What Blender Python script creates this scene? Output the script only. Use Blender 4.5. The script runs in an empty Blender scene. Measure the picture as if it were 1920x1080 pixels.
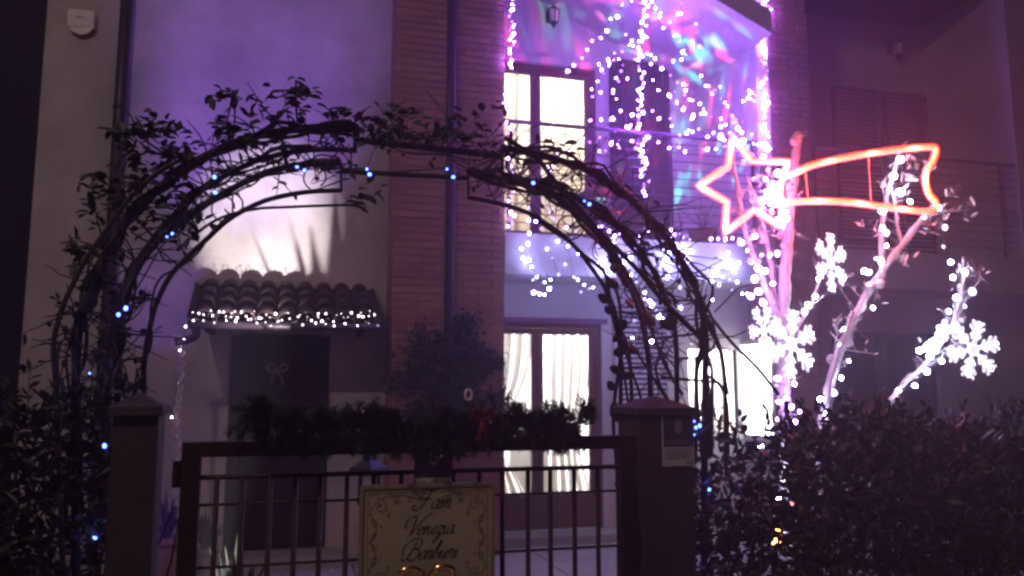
import bpy, math, random
from math import sin, cos, pi, radians, atan2, sqrt
from mathutils import Vector, Matrix, Quaternion
rnd = random.Random(7)
C = bpy.context.scene.collection
sc = bpy.context.scene

# ------------------------------------------------------------------ camera
YAW, PITCH, F = radians(15.0), radians(7.2), 1500.0
EYE = Vector((0, 0, 1.5))
cd = bpy.data.cameras.new("camera"); cam = bpy.data.objects.new("camera", cd); C.objects.link(cam)
cd.sensor_width = 36.0; cd.lens = 36.0 * F / 1920.0; cd.clip_start = 0.05; cd.clip_end = 400
FW = Vector((sin(YAW) * cos(PITCH), cos(YAW) * cos(PITCH), sin(PITCH)))
RT = Vector((cos(YAW), -sin(YAW), 0)); UP = RT.cross(FW)
cam.matrix_world = Matrix(((RT.x, UP.x, -FW.x, EYE.x), (RT.y, UP.y, -FW.y, EYE.y), (RT.z, UP.z, -FW.z, EYE.z), (0, 0, 0, 1)))
cd.dof.use_dof = True; cd.dof.focus_distance = 2.7; cd.dof.aperture_fstop = 4.2
sc.camera = cam

# ------------------------------------------------------------------ world, street light, exposure
w = bpy.data.worlds.new("World"); sc.world = w; w.use_nodes = True
nt = w.node_tree; nt.nodes.clear()
sky = nt.nodes.new('ShaderNodeTexSky'); sky.sky_type = 'NISHITA'; sky.sun_disc = False
sky.sun_elevation = radians(-4); sky.sun_rotation = radians(200)
mixc = nt.nodes.new('ShaderNodeMix'); mixc.data_type = 'RGBA'; mixc.inputs[0].default_value = 0.85
mixc.inputs[7].default_value = (0.030, 0.014, 0.036, 1)
bg = nt.nodes.new('ShaderNodeBackground'); bg.inputs[1].default_value = 0.10
wo = nt.nodes.new('ShaderNodeOutputWorld')
nt.links.new(sky.outputs[0], mixc.inputs[6]); nt.links.new(mixc.outputs[2], bg.inputs[0]); nt.links.new(bg.outputs[0], wo.inputs[0])
sc.view_settings.view_transform = 'Standard'; sc.view_settings.look = 'None'
sc.view_settings.exposure = 0; sc.view_settings.gamma = 1
cy = sc.cycles
cy.use_denoising = True; cy.sample_clamp_indirect = 3.0; cy.sample_clamp_direct = 0
cy.max_bounces = 5; cy.diffuse_bounces = 3; cy.glossy_bounces = 3; cy.transmission_bounces = 4
cy.transparent_max_bounces = 12; cy.volume_bounces = 0; cy.volume_step_rate = 4; cy.caustics_reflective = False; cy.caustics_refractive = False
cy.filter_width = 2.7; cy.use_light_tree = True

# ------------------------------------------------------------------ helpers
def hit(px, py, Y):
    d = FW + RT * ((px - 960) / F) + UP * ((540 - py) / F)
    return EYE + d * (Y / d.y)
def XA(px, Y, py=600): return hit(px, py, Y).x
def P(lst, Y): return [hit(a, b, Y) for a, b in lst]

ORG = {}
def tag(o, label=None, cat=None, group=None, kind=None):
    if label: o['label'] = label
    if cat: o['category'] = cat
    if group: o['group'] = group
    if kind: o['kind'] = kind
    return o
def thing(name, loc, label, cat, group=None):
    o = bpy.data.objects.new(name, None); C.objects.link(o); o.location = loc; o.empty_display_size = .1
    ORG[o.name] = Vector(loc)
    return tag(o, label, cat, group)
def put(name, me, parent, loc, rot=None, scale=None):
    o = bpy.data.objects.new(name, me); C.objects.link(o)
    base = ORG[parent.name] if parent else Vector((0, 0, 0))
    o.parent = parent; o.location = Vector(loc) - base
    if rot is not None:
        o.rotation_mode = 'QUATERNION'; o.rotation_quaternion = rot
    if scale is not None: o.scale = scale
    ORG[o.name] = Vector(loc)
    return o

class M:
    def __init__(s): s.v = []; s.f = []
    def box(s, a, b):
        n = len(s.v); x0, y0, z0 = a; x1, y1, z1 = b
        s.v += [(x0,y0,z0),(x1,y0,z0),(x1,y1,z0),(x0,y1,z0),(x0,y0,z1),(x1,y0,z1),(x1,y1,z1),(x0,y1,z1)]
        s.f += [tuple(n + i for i in q) for q in ((3,2,1,0),(4,5,6,7),(0,1,5,4),(1,2,6,5),(2,3,7,6),(3,0,4,7))]
        return s
    def tube(s, pts, r, n=6, closed=False, flat=1.0):
        pts = [Vector(p) for p in pts]; m = len(pts); base = len(s.v); up = None
        for i, p in enumerate(pts):
            if closed: t = pts[(i + 1) % m] - pts[i - 1]
            else: t = pts[min(i + 1, m - 1)] - pts[max(i - 1, 0)]
            if t.length < 1e-9: t = Vector((0, 0, 1))
            t.normalize()
            if up is None: up = Vector((0, 1, 0)) if abs(t.y) < .9 else Vector((1, 0, 0))
            u = (up - t * up.dot(t))
            if u.length < 1e-6: u = t.orthogonal()
            u.normalize(); up = u; w_ = t.cross(u)
            rr = r[i] if isinstance(r, (list, tuple)) else r
            for k in range(n):
                a = 2 * pi * k / n
                s.v.append(tuple(p + u * (cos(a) * rr * flat) + w_ * (sin(a) * rr)))
        for i in range(m if closed else m - 1):
            for k in range(n):
                a = base + i * n + k; b = base + i * n + (k + 1) % n
                c = base + ((i + 1) % m) * n + (k + 1) % n; d = base + ((i + 1) % m) * n + k
                s.f.append((a, b, c, d))
        if not closed:
            s.f.append(tuple(base + k for k in reversed(range(n)))); s.f.append(tuple(base + (m - 1) * n + k for k in range(n)))
        return s
    def ball(s, c, r, n=8, m=5, sc_=(1, 1, 1)):
        base = len(s.v); c = Vector(c)
        for j in range(m + 1):
            th = pi * j / m
            for k in range(n):
                a = 2 * pi * k / n
                s.v.append((c.x + r * sc_[0] * sin(th) * cos(a), c.y + r * sc_[1] * sin(th) * sin(a), c.z + r * sc_[2] * cos(th)))
        for j in range(m):
            for k in range(n):
                s.f.append((base + j * n + k, base + (j + 1) * n + k, base + (j + 1) * n + (k + 1) % n, base + j * n + (k + 1) % n))
        return s
    def leaf(s, c, d, nrm, L, W, fold=.25):
        c = Vector(c); d = d.normalized(); x = d.cross(nrm)
        if x.length < 1e-4: x = d.orthogonal()
        x.normalize(); z = x.cross(d); n = len(s.v)
        for a, b, h in ((0,0,0),(.3,.42,fold),(.7,.38,fold),(1,0,-.1),(.7,-.38,fold),(.3,-.42,fold),(.5,0,0)):
            s.v.append(tuple(c + d * (a * L) + x * (b * W) + z * (h * W * .6)))
        s.f += [(n, n+1, n+6), (n+1, n+2, n+6), (n+2, n+3, n+6), (n+3, n+4, n+6), (n+4, n+5, n+6), (n+5, n, n+6)]
        return s
    def prism(s, poly, y0, y1):
        n = len(s.v); m = len(poly)
        for y in (y0, y1):
            for (x, z) in poly: s.v.append((x, y, z))
        s.f.append(tuple(n + i for i in range(m))); s.f.append(tuple(n + m + i for i in reversed(range(m))))
        for i in range(m):
            j = (i + 1) % m; s.f.append((n + j, n + i, n + m + i, n + m + j))
        return s
    def mesh(s, name, mat, smooth=False):
        me = bpy.data.meshes.new(name); me.from_pydata(s.v, [], s.f); me.materials.append(mat)
        if smooth: me.polygons.foreach_set('use_smooth', [True] * len(me.polygons))
        me.update(); return me
    def build(s, name, mat, parent=None, smooth=False, kind=None):
        org = ORG[parent.name] if parent else Vector((0, 0, 0))
        if org.length > 0: s.v = [(v[0] - org.x, v[1] - org.y, v[2] - org.z) for v in s.v]
        o = bpy.data.objects.new(name, s.mesh(name, mat, smooth)); C.objects.link(o); o.parent = parent
        ORG[o.name] = org
        if kind: o['kind'] = kind
        return o

def cr(pts, n=6):
    pts = [Vector(p) for p in pts]; out = []
    if len(pts) < 3: return pts
    for i in range(len(pts) - 1):
        p0 = pts[max(i - 1, 0)]; p1 = pts[i]; p2 = pts[i + 1]; p3 = pts[min(i + 2, len(pts) - 1)]
        for k in range(n):
            t = k / n
            out.append(.5 * ((2 * p1) + (p2 - p0) * t + (2 * p0 - 5 * p1 + 4 * p2 - p3) * t * t + (3 * p1 - p0 - 3 * p2 + p3) * t ** 3))
    out.append(pts[-1]); return out
def rv(s=1): return Vector((rnd.uniform(-s, s), rnd.uniform(-s, s), rnd.uniform(-s, s)))

# ------------------------------------------------------------------ materials
def mat(name, col, rough=.7, metal=0, var=0, vscale=8, bump=0, bscale=60, col2=None, spec=.4, streak=None):
    m = bpy.data.materials.new(name); m.use_nodes = True; t = m.node_tree
    b = t.nodes['Principled BSDF']; b.inputs['Base Color'].default_value = (*col, 1)
    b.inputs['Roughness'].default_value = rough; b.inputs['Metallic'].default_value = metal
    b.inputs['Specular IOR Level'].default_value = spec
    if var or bump or col2:
        tc = t.nodes.new('ShaderNodeTexCoord'); mp = t.nodes.new('ShaderNodeMapping')
        t.links.new(tc.outputs['Object'], mp.inputs[0])
        if streak: mp.inputs['Scale'].default_value = streak
    if var or col2:
        n = t.nodes.new('ShaderNodeTexNoise'); n.inputs['Scale'].default_value = vscale; n.inputs['Detail'].default_value = 7
        n.inputs['Roughness'].default_value = .65
        r = t.nodes.new('ShaderNodeValToRGB'); c2 = col2 or tuple(c * (1 - var) for c in col)
        r.color_ramp.elements[0].position = .32; r.color_ramp.elements[1].position = .68
        r.color_ramp.elements[0].color = (*c2, 1); r.color_ramp.elements[1].color = (*col, 1)
        t.links.new(mp.outputs[0], n.inputs['Vector']); t.links.new(n.outputs[0], r.inputs[0]); t.links.new(r.outputs[0], b.inputs['Base Color'])
    if bump:
        n2 = t.nodes.new('ShaderNodeTexNoise'); n2.inputs['Scale'].default_value = bscale; n2.inputs['Detail'].default_value = 4
        bp = t.nodes.new('ShaderNodeBump'); bp.inputs['Strength'].default_value = bump; bp.inputs['Distance'].default_value = .01
        t.links.new(mp.outputs[0], n2.inputs['Vector']); t.links.new(n2.outputs[0], bp.inputs['Height']); t.links.new(bp.outputs[0], b.inputs['Normal'])
    return m
def emit(name, col, s, body=(.6, .6, .6), sampling=True):
    m = bpy.data.materials.new(name); m.use_nodes = True; b = m.node_tree.nodes['Principled BSDF']
    b.inputs['Base Color'].default_value = (*body, 1); b.inputs['Emission Color'].default_value = (*col, 1)
    b.inputs['Emission Strength'].default_value = s
    if not sampling: m.cycles.emission_sampling = 'NONE'
    return m
PLASTER = mat('plaster_cream', (.52, .49, .45), .9, var=.48, vscale=1.1, bump=.6, bscale=45)
PLASTER_W = mat('plaster_white', (.62, .60, .62), .9, var=.14, vscale=2.0, bump=.3, bscale=90)
PLASTER_R = mat('plaster_rose', (.46, .38, .42), .9, var=.3, vscale=1.0, bump=.35, bscale=80)
BRICKS = [mat('brick_%d' % i, c, .85, var=.35, vscale=25, bump=.5, bscale=120) for i, c in enumerate(((.38,.19,.16),(.32,.16,.15),(.42,.22,.19),(.35,.18,.16)))]
MORTAR = mat('mortar', (.33, .26, .25), .95, var=.2, vscale=30, bump=.4)
PIPE = mat('pipe_paint', (.045, .03, .04), .45, metal=.3, var=.2)
CONC = mat('concrete', (.40, .38, .38), .85, var=.25, vscale=3, bump=.4)
ASPH = mat('asphalt', (.05, .05, .052), .9, var=.3, vscale=20, bump=.6, bscale=200)
SOIL = mat('soil', (.05, .04, .03), .95, var=.4, vscale=5, bump=.8)
DOORW = mat('door_wood', (.022, .012, .012), .85, var=.4, vscale=6, streak=(8, 8, .6), bump=.2)
FRAMEW = mat('frame_wood', (.17, .075, .06), .5, var=.35, vscale=8, streak=(10, 10, .7), bump=.15)
SHUTW = mat('shutter_wood', (.055, .024, .034), .55, var=.3, vscale=8, streak=(.8, 8, 8))
SHUTL = mat('shutter_grey', (.66, .60, .66), .6, var=.15, vscale=10)
GATEM = mat('gate_iron', (.034, .016, .014), .55, metal=.4, var=.4, vscale=30, bump=.3, bscale=150)
ARCHM = mat('arch_iron', (.022, .014, .02), .6, metal=.2, var=.4, vscale=40, bump=.4, bscale=160)
PILLARM = mat('pillar_paint', (.045, .030, .038), .7, var=.35, vscale=12, bump=.4, bscale=120)
RAILM = mat('rail_metal', (.16, .08, .16), .45, metal=.5)
TILE = mat('roof_tile', (.075, .045, .036), .85, var=.55, vscale=14, bump=.6, bscale=70)
CABLE = mat('cable', (.02, .03, .02), .5)
CABLEW = mat('cable_clear', (.35, .33, .38), .4)
CANE = mat('rose_cane', (.035, .018, .018), .7, var=.4, vscale=40, bump=.5, bscale=100)
LEAFD = mat('rose_leaf', (.022, .03, .018), .6, var=.5, vscale=20)
LEAFH = mat('hedge_leaf', (.012, .018, .014), .5, var=.6, vscale=12)
FIR = mat('fir_needles', (.016, .034, .022), .6, var=.5, vscale=20)
BARK = mat('pale_bark', (.60, .55, .54), .8, var=.5, vscale=25, streak=(3, 3, .5), bump=.8, bscale=60)
LEAFO = mat('olive_leaf', (.60, .62, .56), .45, var=.3, vscale=20)
SIGNB = mat('sign_cream', (.38, .34, .22), .6, var=.22, vscale=6, bump=.1)
SIGNF = mat('sign_border', (.28, .21, .16), .6, var=.3, vscale=14)
INK = mat('sign_ink', (.035, .02, .012), .6)
SCROLL = mat('sign_scroll', (.16, .10, .06), .6)
BLACKM = mat('black_metal', (.015, .012, .018), .45, metal=.3)
WHITEP = mat('white_plastic', (.60, .57, .55), .5)
AMBERP = mat('siren_lens', (.16, .05, .04), .3)
CHROME = mat('tinsel', (.80, .74, .74), .35, metal=.45)
GOLD = mat('gold_tinsel', (.70, .55, .22), .22, metal=1)
REDR = mat('red_ribbon', (.12, .008, .014), .5, var=.2)
POT = mat('pot_clay', (.22, .12, .09), .8, var=.3, vscale=8)
WALLIN = mat('room_paint', (.75, .72, .68), .9)
FLOORIN = mat('room_floor', (.45, .30, .16), .5, var=.2, streak=(1, 12, 1))
CLOTH = mat('cloth_white', (.70, .70, .72), .9, var=.12, vscale=4)
NOTICE_D = mat('notice_dark', (.05, .045, .09), .4)
NOTICE_W = mat('notice_white', (.42, .40, .42), .5)
GREYT = mat('notice_grey', (.20, .19, .22), .5)
def curtain_mat():
    m = bpy.data.materials.new('curtain_sheer'); m.use_nodes = True; t = m.node_tree; b = t.nodes['Principled BSDF']
    b.inputs['Base Color'].default_value = (.85, .83, .8, 1); b.inputs['Roughness'].default_value = 1
    tr = t.nodes.new('ShaderNodeBsdfTranslucent'); tr.inputs[0].default_value = (.9, .87, .82, 1)
    mx = t.nodes.new('ShaderNodeMixShader'); mx.inputs[0].default_value = .6
    t.links.new(b.outputs[0], mx.inputs[1]); t.links.new(tr.outputs[0], mx.inputs[2]); t.links.new(mx.outputs[0], t.nodes['Material Output'].inputs[0]); return m
CURT = curtain_mat()
def glass_mat():
    m = bpy.data.materials.new('window_glass'); m.use_nodes = True; t = m.node_tree; t.nodes.clear()
    o = t.nodes.new('ShaderNodeOutputMaterial'); a = t.nodes.new('ShaderNodeBsdfTransparent'); g = t.nodes.new('ShaderNodeBsdfGlossy')
    g.inputs[1].default_value = .03; a.inputs[0].default_value = (.93, .95, .94, 1)
    mx = t.nodes.new('ShaderNodeMixShader'); fr = t.nodes.new('ShaderNodeFresnel'); fr.inputs[0].default_value = 1.45
    t.links.new(fr.outputs[0], mx.inputs[0]); t.links.new(a.outputs[0], mx.inputs[1]); t.links.new(g.outputs[0], mx.inputs[2]); t.links.new(mx.outputs[0], o.inputs[0]); return m
GLASS = glass_mat()
DARKGLASS = mat('dark_pane', (.02, .018, .03), .15)
E_PURPLE = emit('bulb_violet', (.36, .13, 1.0), 210)
E_LILAC = emit('bulb_lilac', (.54, .27, 1.0), 65)
E_ICE = emit('bulb_ice', (.38, .38, 1.0), 95)
E_WHITE = emit('bulb_white', (.62, .60, 1.0), 120)
E_NET = emit('bulb_net', (1.0, .86, .92), 14)
E_BLUE = emit('bulb_blue', (.07, .14, 1.0), 11)
E_AMBER = emit('bulb_amber', (1.0, .42, .10), 22)
E_RED = emit('bulb_red', (1.0, .08, .06), 8)
E_FLAKE = emit('snowflake_lit', (.86, .82, 1.0), .8, body=(.8, .8, .85))
def rope_mat(name, core, rim, s_core, s_rim):
    m = bpy.data.materials.new(name); m.use_nodes = True; t = m.node_tree; b = t.nodes['Principled BSDF']
    lw = t.nodes.new('ShaderNodeLayerWeight'); lw.inputs[0].default_value = .5
    r = t.nodes.new('ShaderNodeValToRGB'); r.color_ramp.elements[0].position = .04; r.color_ramp.elements[1].position = .34
    r.color_ramp.elements[0].color = (*[c * s_core for c in core], 1); r.color_ramp.elements[1].color = (*[c * s_rim for c in rim], 1)
    b.inputs['Emission Strength'].default_value = 1
    t.links.new(lw.outputs['Facing'], r.inputs[0]); t.links.new(r.outputs[0], b.inputs['Emission Color']); return m
E_COMET = rope_mat('rope_red', (1, .11, .02), (1, .012, .004), 12, 20)
E_COMETC = emit('rope_red_core', (1, .17, .03), 11)
E_STAR = rope_mat('rope_star', (1, .125, .075), (1, .018, .008), 7.5, 22)

def lamp(name, kind, loc, col, power, size=.05, target=None, spot=None, blend=.5, parent=None):
    l = bpy.data.lights.new(name, kind); l.color = col; l.energy = power
    if kind == 'SPOT': l.spot_size = spot; l.spot_blend = blend
    l.shadow_soft_size = size
    o = bpy.data.objects.new(name, l); C.objects.link(o); o.location = loc
    if target is not None: o.rotation_euler = (Vector(target) - Vector(loc)).to_track_quat('-Z', 'Y').to_euler()
    if parent:
        o.parent = parent; o.location = Vector(loc) - ORG[parent.name]
    return o

# ================================================================== GROUND
YW, YF, YL, YU = 7.4, 7.0, 7.6, 8.3          # left wall, facade front, lower wall, upper back wall
g = M(); g.v = [(-120, -120, 0), (120, -120, 0), (120, 120, 0), (-120, 120, 0)]; g.f = [(0, 1, 2, 3)]
tag(g.build('ground', SOIL), kind='structure')
tag(M().box((-40, -9, -.05), (40, -.9, .02)).build('road', ASPH), kind='structure')
tag(M().box((-40, -.9, -.05), (40, 2.2, .12)).build('pavement', CONC), kind='structure')
# courtyard paved with slabs
cy_ = tag(M().box((-4, 2.62, -.05), (9, 8.4, .03)).build('courtyard', MORTAR), kind='structure')
slab = M().box((-.395, -.395, 0), (.395, .395, .025)).mesh('paving_slab', CONC)
for i in range(-2, 8):
    for j in range(7):
        put('paving_slab', slab, cy_, (i * .8 + .1, 3.05 + j * .8, .03 + rnd.uniform(0, .003)))

# ================================================================== HOUSE, left wall
xa = XA(40, YW, 650); xcol0 = XA(737, YF, 400); xcol1 = XA(947, YF, 400)
house = thing('house', (xa, YW, 0), 'cream plastered house wall with dark tiled-awning door, left of the brick pillar', 'house')
dx0, dx1 = XA(430, YW, 800), XA(612, YW, 800); dz = hit(520, 630, YW).z
m = M(); m.box((xa, YW, 0), (dx0, YW + 6, 7)).box((dx1, YW, 0), (xcol0 + .05, YW + .5, 7)).box((dx0, YW, dz), (dx1, YW + .5, 7))
m.build('wall', PLASTER, house)
m = M(); m.box((dx0, YW + .10, 0), (dx1, YW + .14, dz)); d = m.build('door', DOORW, house)
m = M()
m.box((dx0 - .012, YW - .02, 0), (dx0 + .06, YW + .12, dz)).box((dx1 - .06, YW - .02, 0), (dx1 + .012, YW + .12, dz)).box((dx0 + .06, YW - .02, dz - .06), (dx1 - .06, YW + .12, dz + .012))
m.build('door_frame', FRAMEW if False else DOORW, d)
wd = (dx1 - dx0 - .12) / 2
for i in range(2):
    for j in range(3):
        x = dx0 + .06 + i * wd; z = .15 + j * .6
        M().box((x + .07, YW + .085, z), (x + wd - .07, YW + .1, z + .5)).build('door_panel', DOORW, d)
M().tube([(dx0 + .14 + wd * .8, YW + .09, 1.0), (dx0 + .14 + wd * .8, YW + .04, 1.0), (dx0 + .04 + wd * .8, YW + .04, 1.0)], .009, 6).build('handle', CHROME, d)
M().box((dx0 - .15, YW - .35, .03), (dx1 + .15, YW, .13)).build('doorstep', CONC, house)
# stone plinth marks
M().box((xa - .01, YW - .015, .0), (dx0 - .05, YW, .22)).build('plinth', CONC, house)

def pipe(px0, y0, px1, y1, Y, r, label, ztop=7.2):
    a = hit(px0, y0, Y); b = hit(px1, y1, Y); x = (a.x + b.x) / 2
    t = thing('downpipe', (x, Y, 0), label, 'downpipe', 'rainwater downpipes')
    M().tube([(x, Y, .1), (x, Y, ztop)], r, 12).build('pipe', PIPE, t, True)
    for z in (.9, 2.4, 3.9, 5.4):
        M().tube([(x, Y, z), (x, Y, z + .03)], r + .006, 12).build('bracket', BLACKM, t)
    return x
pipe(235, 5, 215, 390, YW - .07, .05, 'dark round downpipe on the cream wall, leftmost behind the rose arch')
pipe(852, 5, 838, 560, YF - .06, .045, 'dark downpipe running down the middle of the brick pillar')

# ================================================================== BRICK PILLARS
bl, bh, cr_ = .245, .058, .068
bm_full = [M().box((-.118, 0, 0), (.118, .11, bh)).mesh('brick', b) for b in BRICKS]
bm_half = [M().box((-.056, 0, 0), (.056, .11, bh)).mesh('brick_half', b) for b in BRICKS]
def brick_pillar(x0, x1, y1, z_lo, z_hi, ztop, label, left_return):
    t = thing('brick_pillar', ((x0 + x1) / 2, YF, 0), label, 'pillar', 'brick facade pillars')
    M().box((x0 + .012, YF + .012, 0), (x1 - .012, y1, ztop)).build('mortar_core', MORTAR, t)
    n = max(1, round((x1 - x0) / bl)); wv = (x1 - x0) / n; st = M()
    row = 0; z = .03; cnt = 0
    while z < ztop - .07:
        xs = []
        if row % 2 == 0: xs = [(x0 + wv * (k + .5), 1) for k in range(n)]
        else: xs = [(x0 + wv * .25, 0)] + [(x0 + wv * (k + 1), 1) for k in range(n - 1)] + [(x1 - wv * .25, 0)]
        for x, full in xs:
            yo = YF + rnd.uniform(-.003, .003)
            if z_lo < z < z_hi and cnt < 298:
                me = rnd.choice(bm_full if full else bm_half); cnt += 1
                put('brick', me, t, (x, yo, z), scale=(wv / bl, 1, 1))
            else:
                h = (.118 if full else .056) * wv / bl; st.box((x - h, yo, z), (x + h, yo + .11, z + bh))
        if left_return:
            y = YF + .13
            while y < y1 - .02:
                st.box((x0 + rnd.uniform(-.002, .002), y, z), (x0 + .05, min(y + .236, y1), z + bh)); y += .246
        row += 1; z += cr_
    st.build('brickwork', BRICKS[0], t, kind='stuff')
    return t
brick_pillar(xcol0, xcol1, YW + .3, .95, 5.35, 7.0, 'wide brick pillar with a downpipe, between the cream wall and the lit balcony', True)
xp0, xp1, xp2 = XA(1424, YF, 300), XA(1448, YF, 300), XA(1524, YF, 300)
brick_pillar(xp1, xp2, YU + .2, 1.6, 5.3, 7.0, 'narrow brick pillar between the violet balcony and the dark neighbouring balcony', False)

# ================================================================== BALCONY HOUSE (middle and right)
xr = XA(1907, YF, 300)
bh_ = thing('balcony_house', (xcol1, YF, 0), 'balcony house wing with lit glazed doors downstairs and upstairs, right of the brick pillar', 'house')
def wall_with_holes(x0, x1, z0, z1, Y, holes, th=.25):
    m = M(); holes = sorted(holes); x = x0
    for (a, b, c, d_) in holes:
        if a > x: m.box((x, Y, z0), (a, Y + th, z1))
        if c > z0: m.box((a, Y, z0), (b, Y + th, c))
        if d_ < z1: m.box((a, Y, d_), (b, Y + th, z1))
        x = b
    if x1 > x: m.box((x, Y, z0), (x1, Y + th, z1))
    return m
ZS0, ZS1 = 2.55, 2.93
# lower openings
lf = (XA(890, YL, 800), XA(1130, YL, 800), .14, hit(1040, 606, YL).z)
lw_ = (XA(1278, YL, 720), XA(1448, YF, 300) + .005, .98, hit(1360, 636, YL).z)
ld = (XA(1562, YL, 700), XA(1762, YL, 700), .14, hit(1660, 622, YL).z)
wall_with_holes(xcol1 - .6, xp1 + .3, 0, ZS0, YL, [lf, lw_]).build('wall', PLASTER_W, bh_)
uf = (XA(890, YU, 250), XA(1118, YU, 250), ZS1, hit(1030, 122, YU).z)
wall_with_holes(xcol1 - .6, xp0 + .2, ZS1 + .002, 8, YU, [uf]).build('wall', PLASTER_W, bh_)
M().box((xcol1, YF, ZS0), (xp1, YU, ZS1)).build('balcony_slab', PLASTER_W, bh_)
M().box((xp0, YF + .002, ZS1 + .001), (xp1 - .001, YU, 7)).build('side_wall', PLASTER_W, bh_)
# sloping loggia ceiling
zc = hit(1418, 86, YF).z
cpoly = [(xcol1 - .7, zc + .45 * (xp0 - xcol1 + .7)), (xp0 + .01, zc), (xp0 + .01, zc + .25), (xcol1 - .7, zc + .25 + .45 * (xp0 - xcol1 + .7))]
M().prism(cpoly, YF - .3, YU + .002).build('ceiling', PLASTER_W, bh_)

nb = thing('neighbour_house', (xp2, YF, 0), 'dark unlit neighbouring house wing with shuttered balcony, behind the comet light', 'house')
wall_with_holes(xp2 - .2, xr + 1.5, 0, ZS0, YL, [ld]).build('wall', PLASTER_R, nb)
M().box((xp2 - .2, YU, ZS1 + .001), (xr + 1.5, YU + .25, 7)).build('wall', PLASTER_R, nb)
M().box((xp2, YF, ZS0), (xr + 1.5, YU, ZS1)).build('balcony_slab', PLASTER_R, nb)
M().box((xr, YF + .004, ZS1 + .001), (xr + 1.5, YU, 7)).build('side_wall', PLASTER_R, nb)
zsf = hit(1700, 52, YU).z
M().box((xp2 - .02, YF - .3, zsf), (xr + 3, YU, zsf + .2)).build('roof', PIPE, nb)
M().tube([(xp2 - .02, YF - .36, zsf + .06), (xr + 3, YF - .36, zsf + .06)], .07, 10).build('gutter', PIPE, nb, True)
# dark lower window, upper shutters on the neighbour house
m = M().box((ld[0], YL + .12, ld[2]), (ld[1], YL + .15, ld[3])); dk = m.build('window', DARKGLASS, nb)
mx_ = (ld[0] + ld[1]) / 2
m = M().box((ld[0], YL + .06, ld[2]), (ld[0] + .07, YL + .12, ld[3])).box((ld[1] - .07, YL + .06, ld[2]), (ld[1], YL + .12, ld[3])).box((mx_ - .06, YL + .06, ld[2]), (mx_ + .06, YL + .12, ld[3])).box((ld[0] + .07, YL + .061, ld[3] - .07), (ld[1] - .07, YL + .12, ld[3]))
m.build('window_frame', SHUTW, dk)
sx0, sx1 = XA(1562, YU, 300), XA(1745, YU, 300); sz1 = hit(1650, 172, YU).z
def shutter(parent, x0, x1, z0, z1, y, mt, pitch=.055, name='shutter', fr=.05):
    s = M().box((x0, y, z0), (x0 + fr, y + .04, z1)).box((x1 - fr, y, z0), (x1, y + .04, z1)).box((x0 + fr, y + .001, z1 - fr), (x1 - fr, y + .04, z1)).box((x0 + fr, y + .001, z0), (x1 - fr, y + .04, z0 + fr)).build(name, mt, parent)
    sl = M(); L = (x1 - x0 - 2 * fr) / 2
    sl.v = [(-L, -.016, -.014), (L, -.016, -.014), (L, .016, .014), (-L, .016, .014), (-L, -.016, -.020), (L, -.016, -.020), (L, .016, .008), (-L, .016, .008)]
    sl.f = [(0,1,2,3),(7,6,5,4),(0,4,5,1),(1,5,6,2),(2,6,7,3),(3,7,4,0)]
    me = sl.mesh('slat', mt); z = z0 + fr + .03
    while z < z1 - fr - .01:
        put('slat', me, s, ((x0 + x1) / 2, y + .02, z)); z += pitch
    return s
wv = (sx1 - sx0) / 2
for i in range(2): shutter(nb, sx0 + i * wv + .003, sx0 + (i + 1) * wv - .003, ZS1 + .05, sz1, YU - .05, SHUTW)

# French doors
def room(x0, x1, y0, y1, z0, z1, name):
    for nm, a, b, mt in (('room_floor', (x0, y0, z0 - .05), (x1, y1, z0), FLOORIN), ('room_ceiling', (x0, y0, z1), (x1, y1, z1 + .05), WALLIN),
                     ('room_wall', (x0 - .05, y0, z0), (x0, y1, z1), WALLIN), ('room_wall', (x1, y0, z0), (x1 + .05, y1, z1), WALLIN),
                     ('room_wall', (x0, y1, z0), (x1, y1 + .05, z1), WALLIN)):
        tag(M().box(a, b).build(nm, mt), kind='structure')
def french(parent, o, Y, leafs, bottom, mt=FRAMEW):
    x0, x1, z0, z1 = o; st = .055
    f = M().box((x0, Y + .03, z0), (x0 + .06, Y + .12, z1)).box((x1 - .06, Y + .03, z0), (x1, Y + .12, z1)).box((x0 + .06, Y + .03, z1 - .05), (x1 - .06, Y + .12, z1)).build('french_door', mt, parent)
    for (a, b) in leafs:
        m = M().box((a, Y + .04, z0 + .01), (a + st, Y + .10, z1 - .055)).box((b - st, Y + .04, z0 + .01), (b, Y + .10, z1 - .055))
        m.box((a + st, Y + .041, z1 - .055 - st), (b - st, Y + .10, z1 - .055)).box((a + st, Y + .041, z0 + .01), (b - st, Y + .10, z0 + bottom))
        m.build('sash', mt, f)
        M().box((a + st, Y + .065, z0 + bottom), (b - st, Y + .071, z1 - .055 - st)).build('pane', GLASS, f)
    return f
mul = XA(1011, YL, 800)
f1 = french(bh_, lf, YL, [(lf[0] + .06, mul - .002), (mul + .002, lf[1] - .06)], .34)
M().tube([(mul + .03, YL + .03, 1.0), (mul + .03, YL - .01, 1.0), (mul + .03, YL - .01, 1.1)], .008, 6).build('handle', CHROME, f1)
M().box((lf[0] - .1, YL - .30, .03), (lf[1] + .1, YL + .1, .139)).build('doorstep', CONC, bh_)
mul2 = XA(1007, YU, 250)
french(bh_, uf, YU, [(uf[0] + .06, mul2 - .002), (mul2 + .002, uf[1] - .06)], .3)
f3 = french(bh_, (lw_[0], xp1 - .055, lw_[2], lw_[3]), YL, [(lw_[0] + .05, xp1 - .06)], .06, WHITEP)
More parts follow.
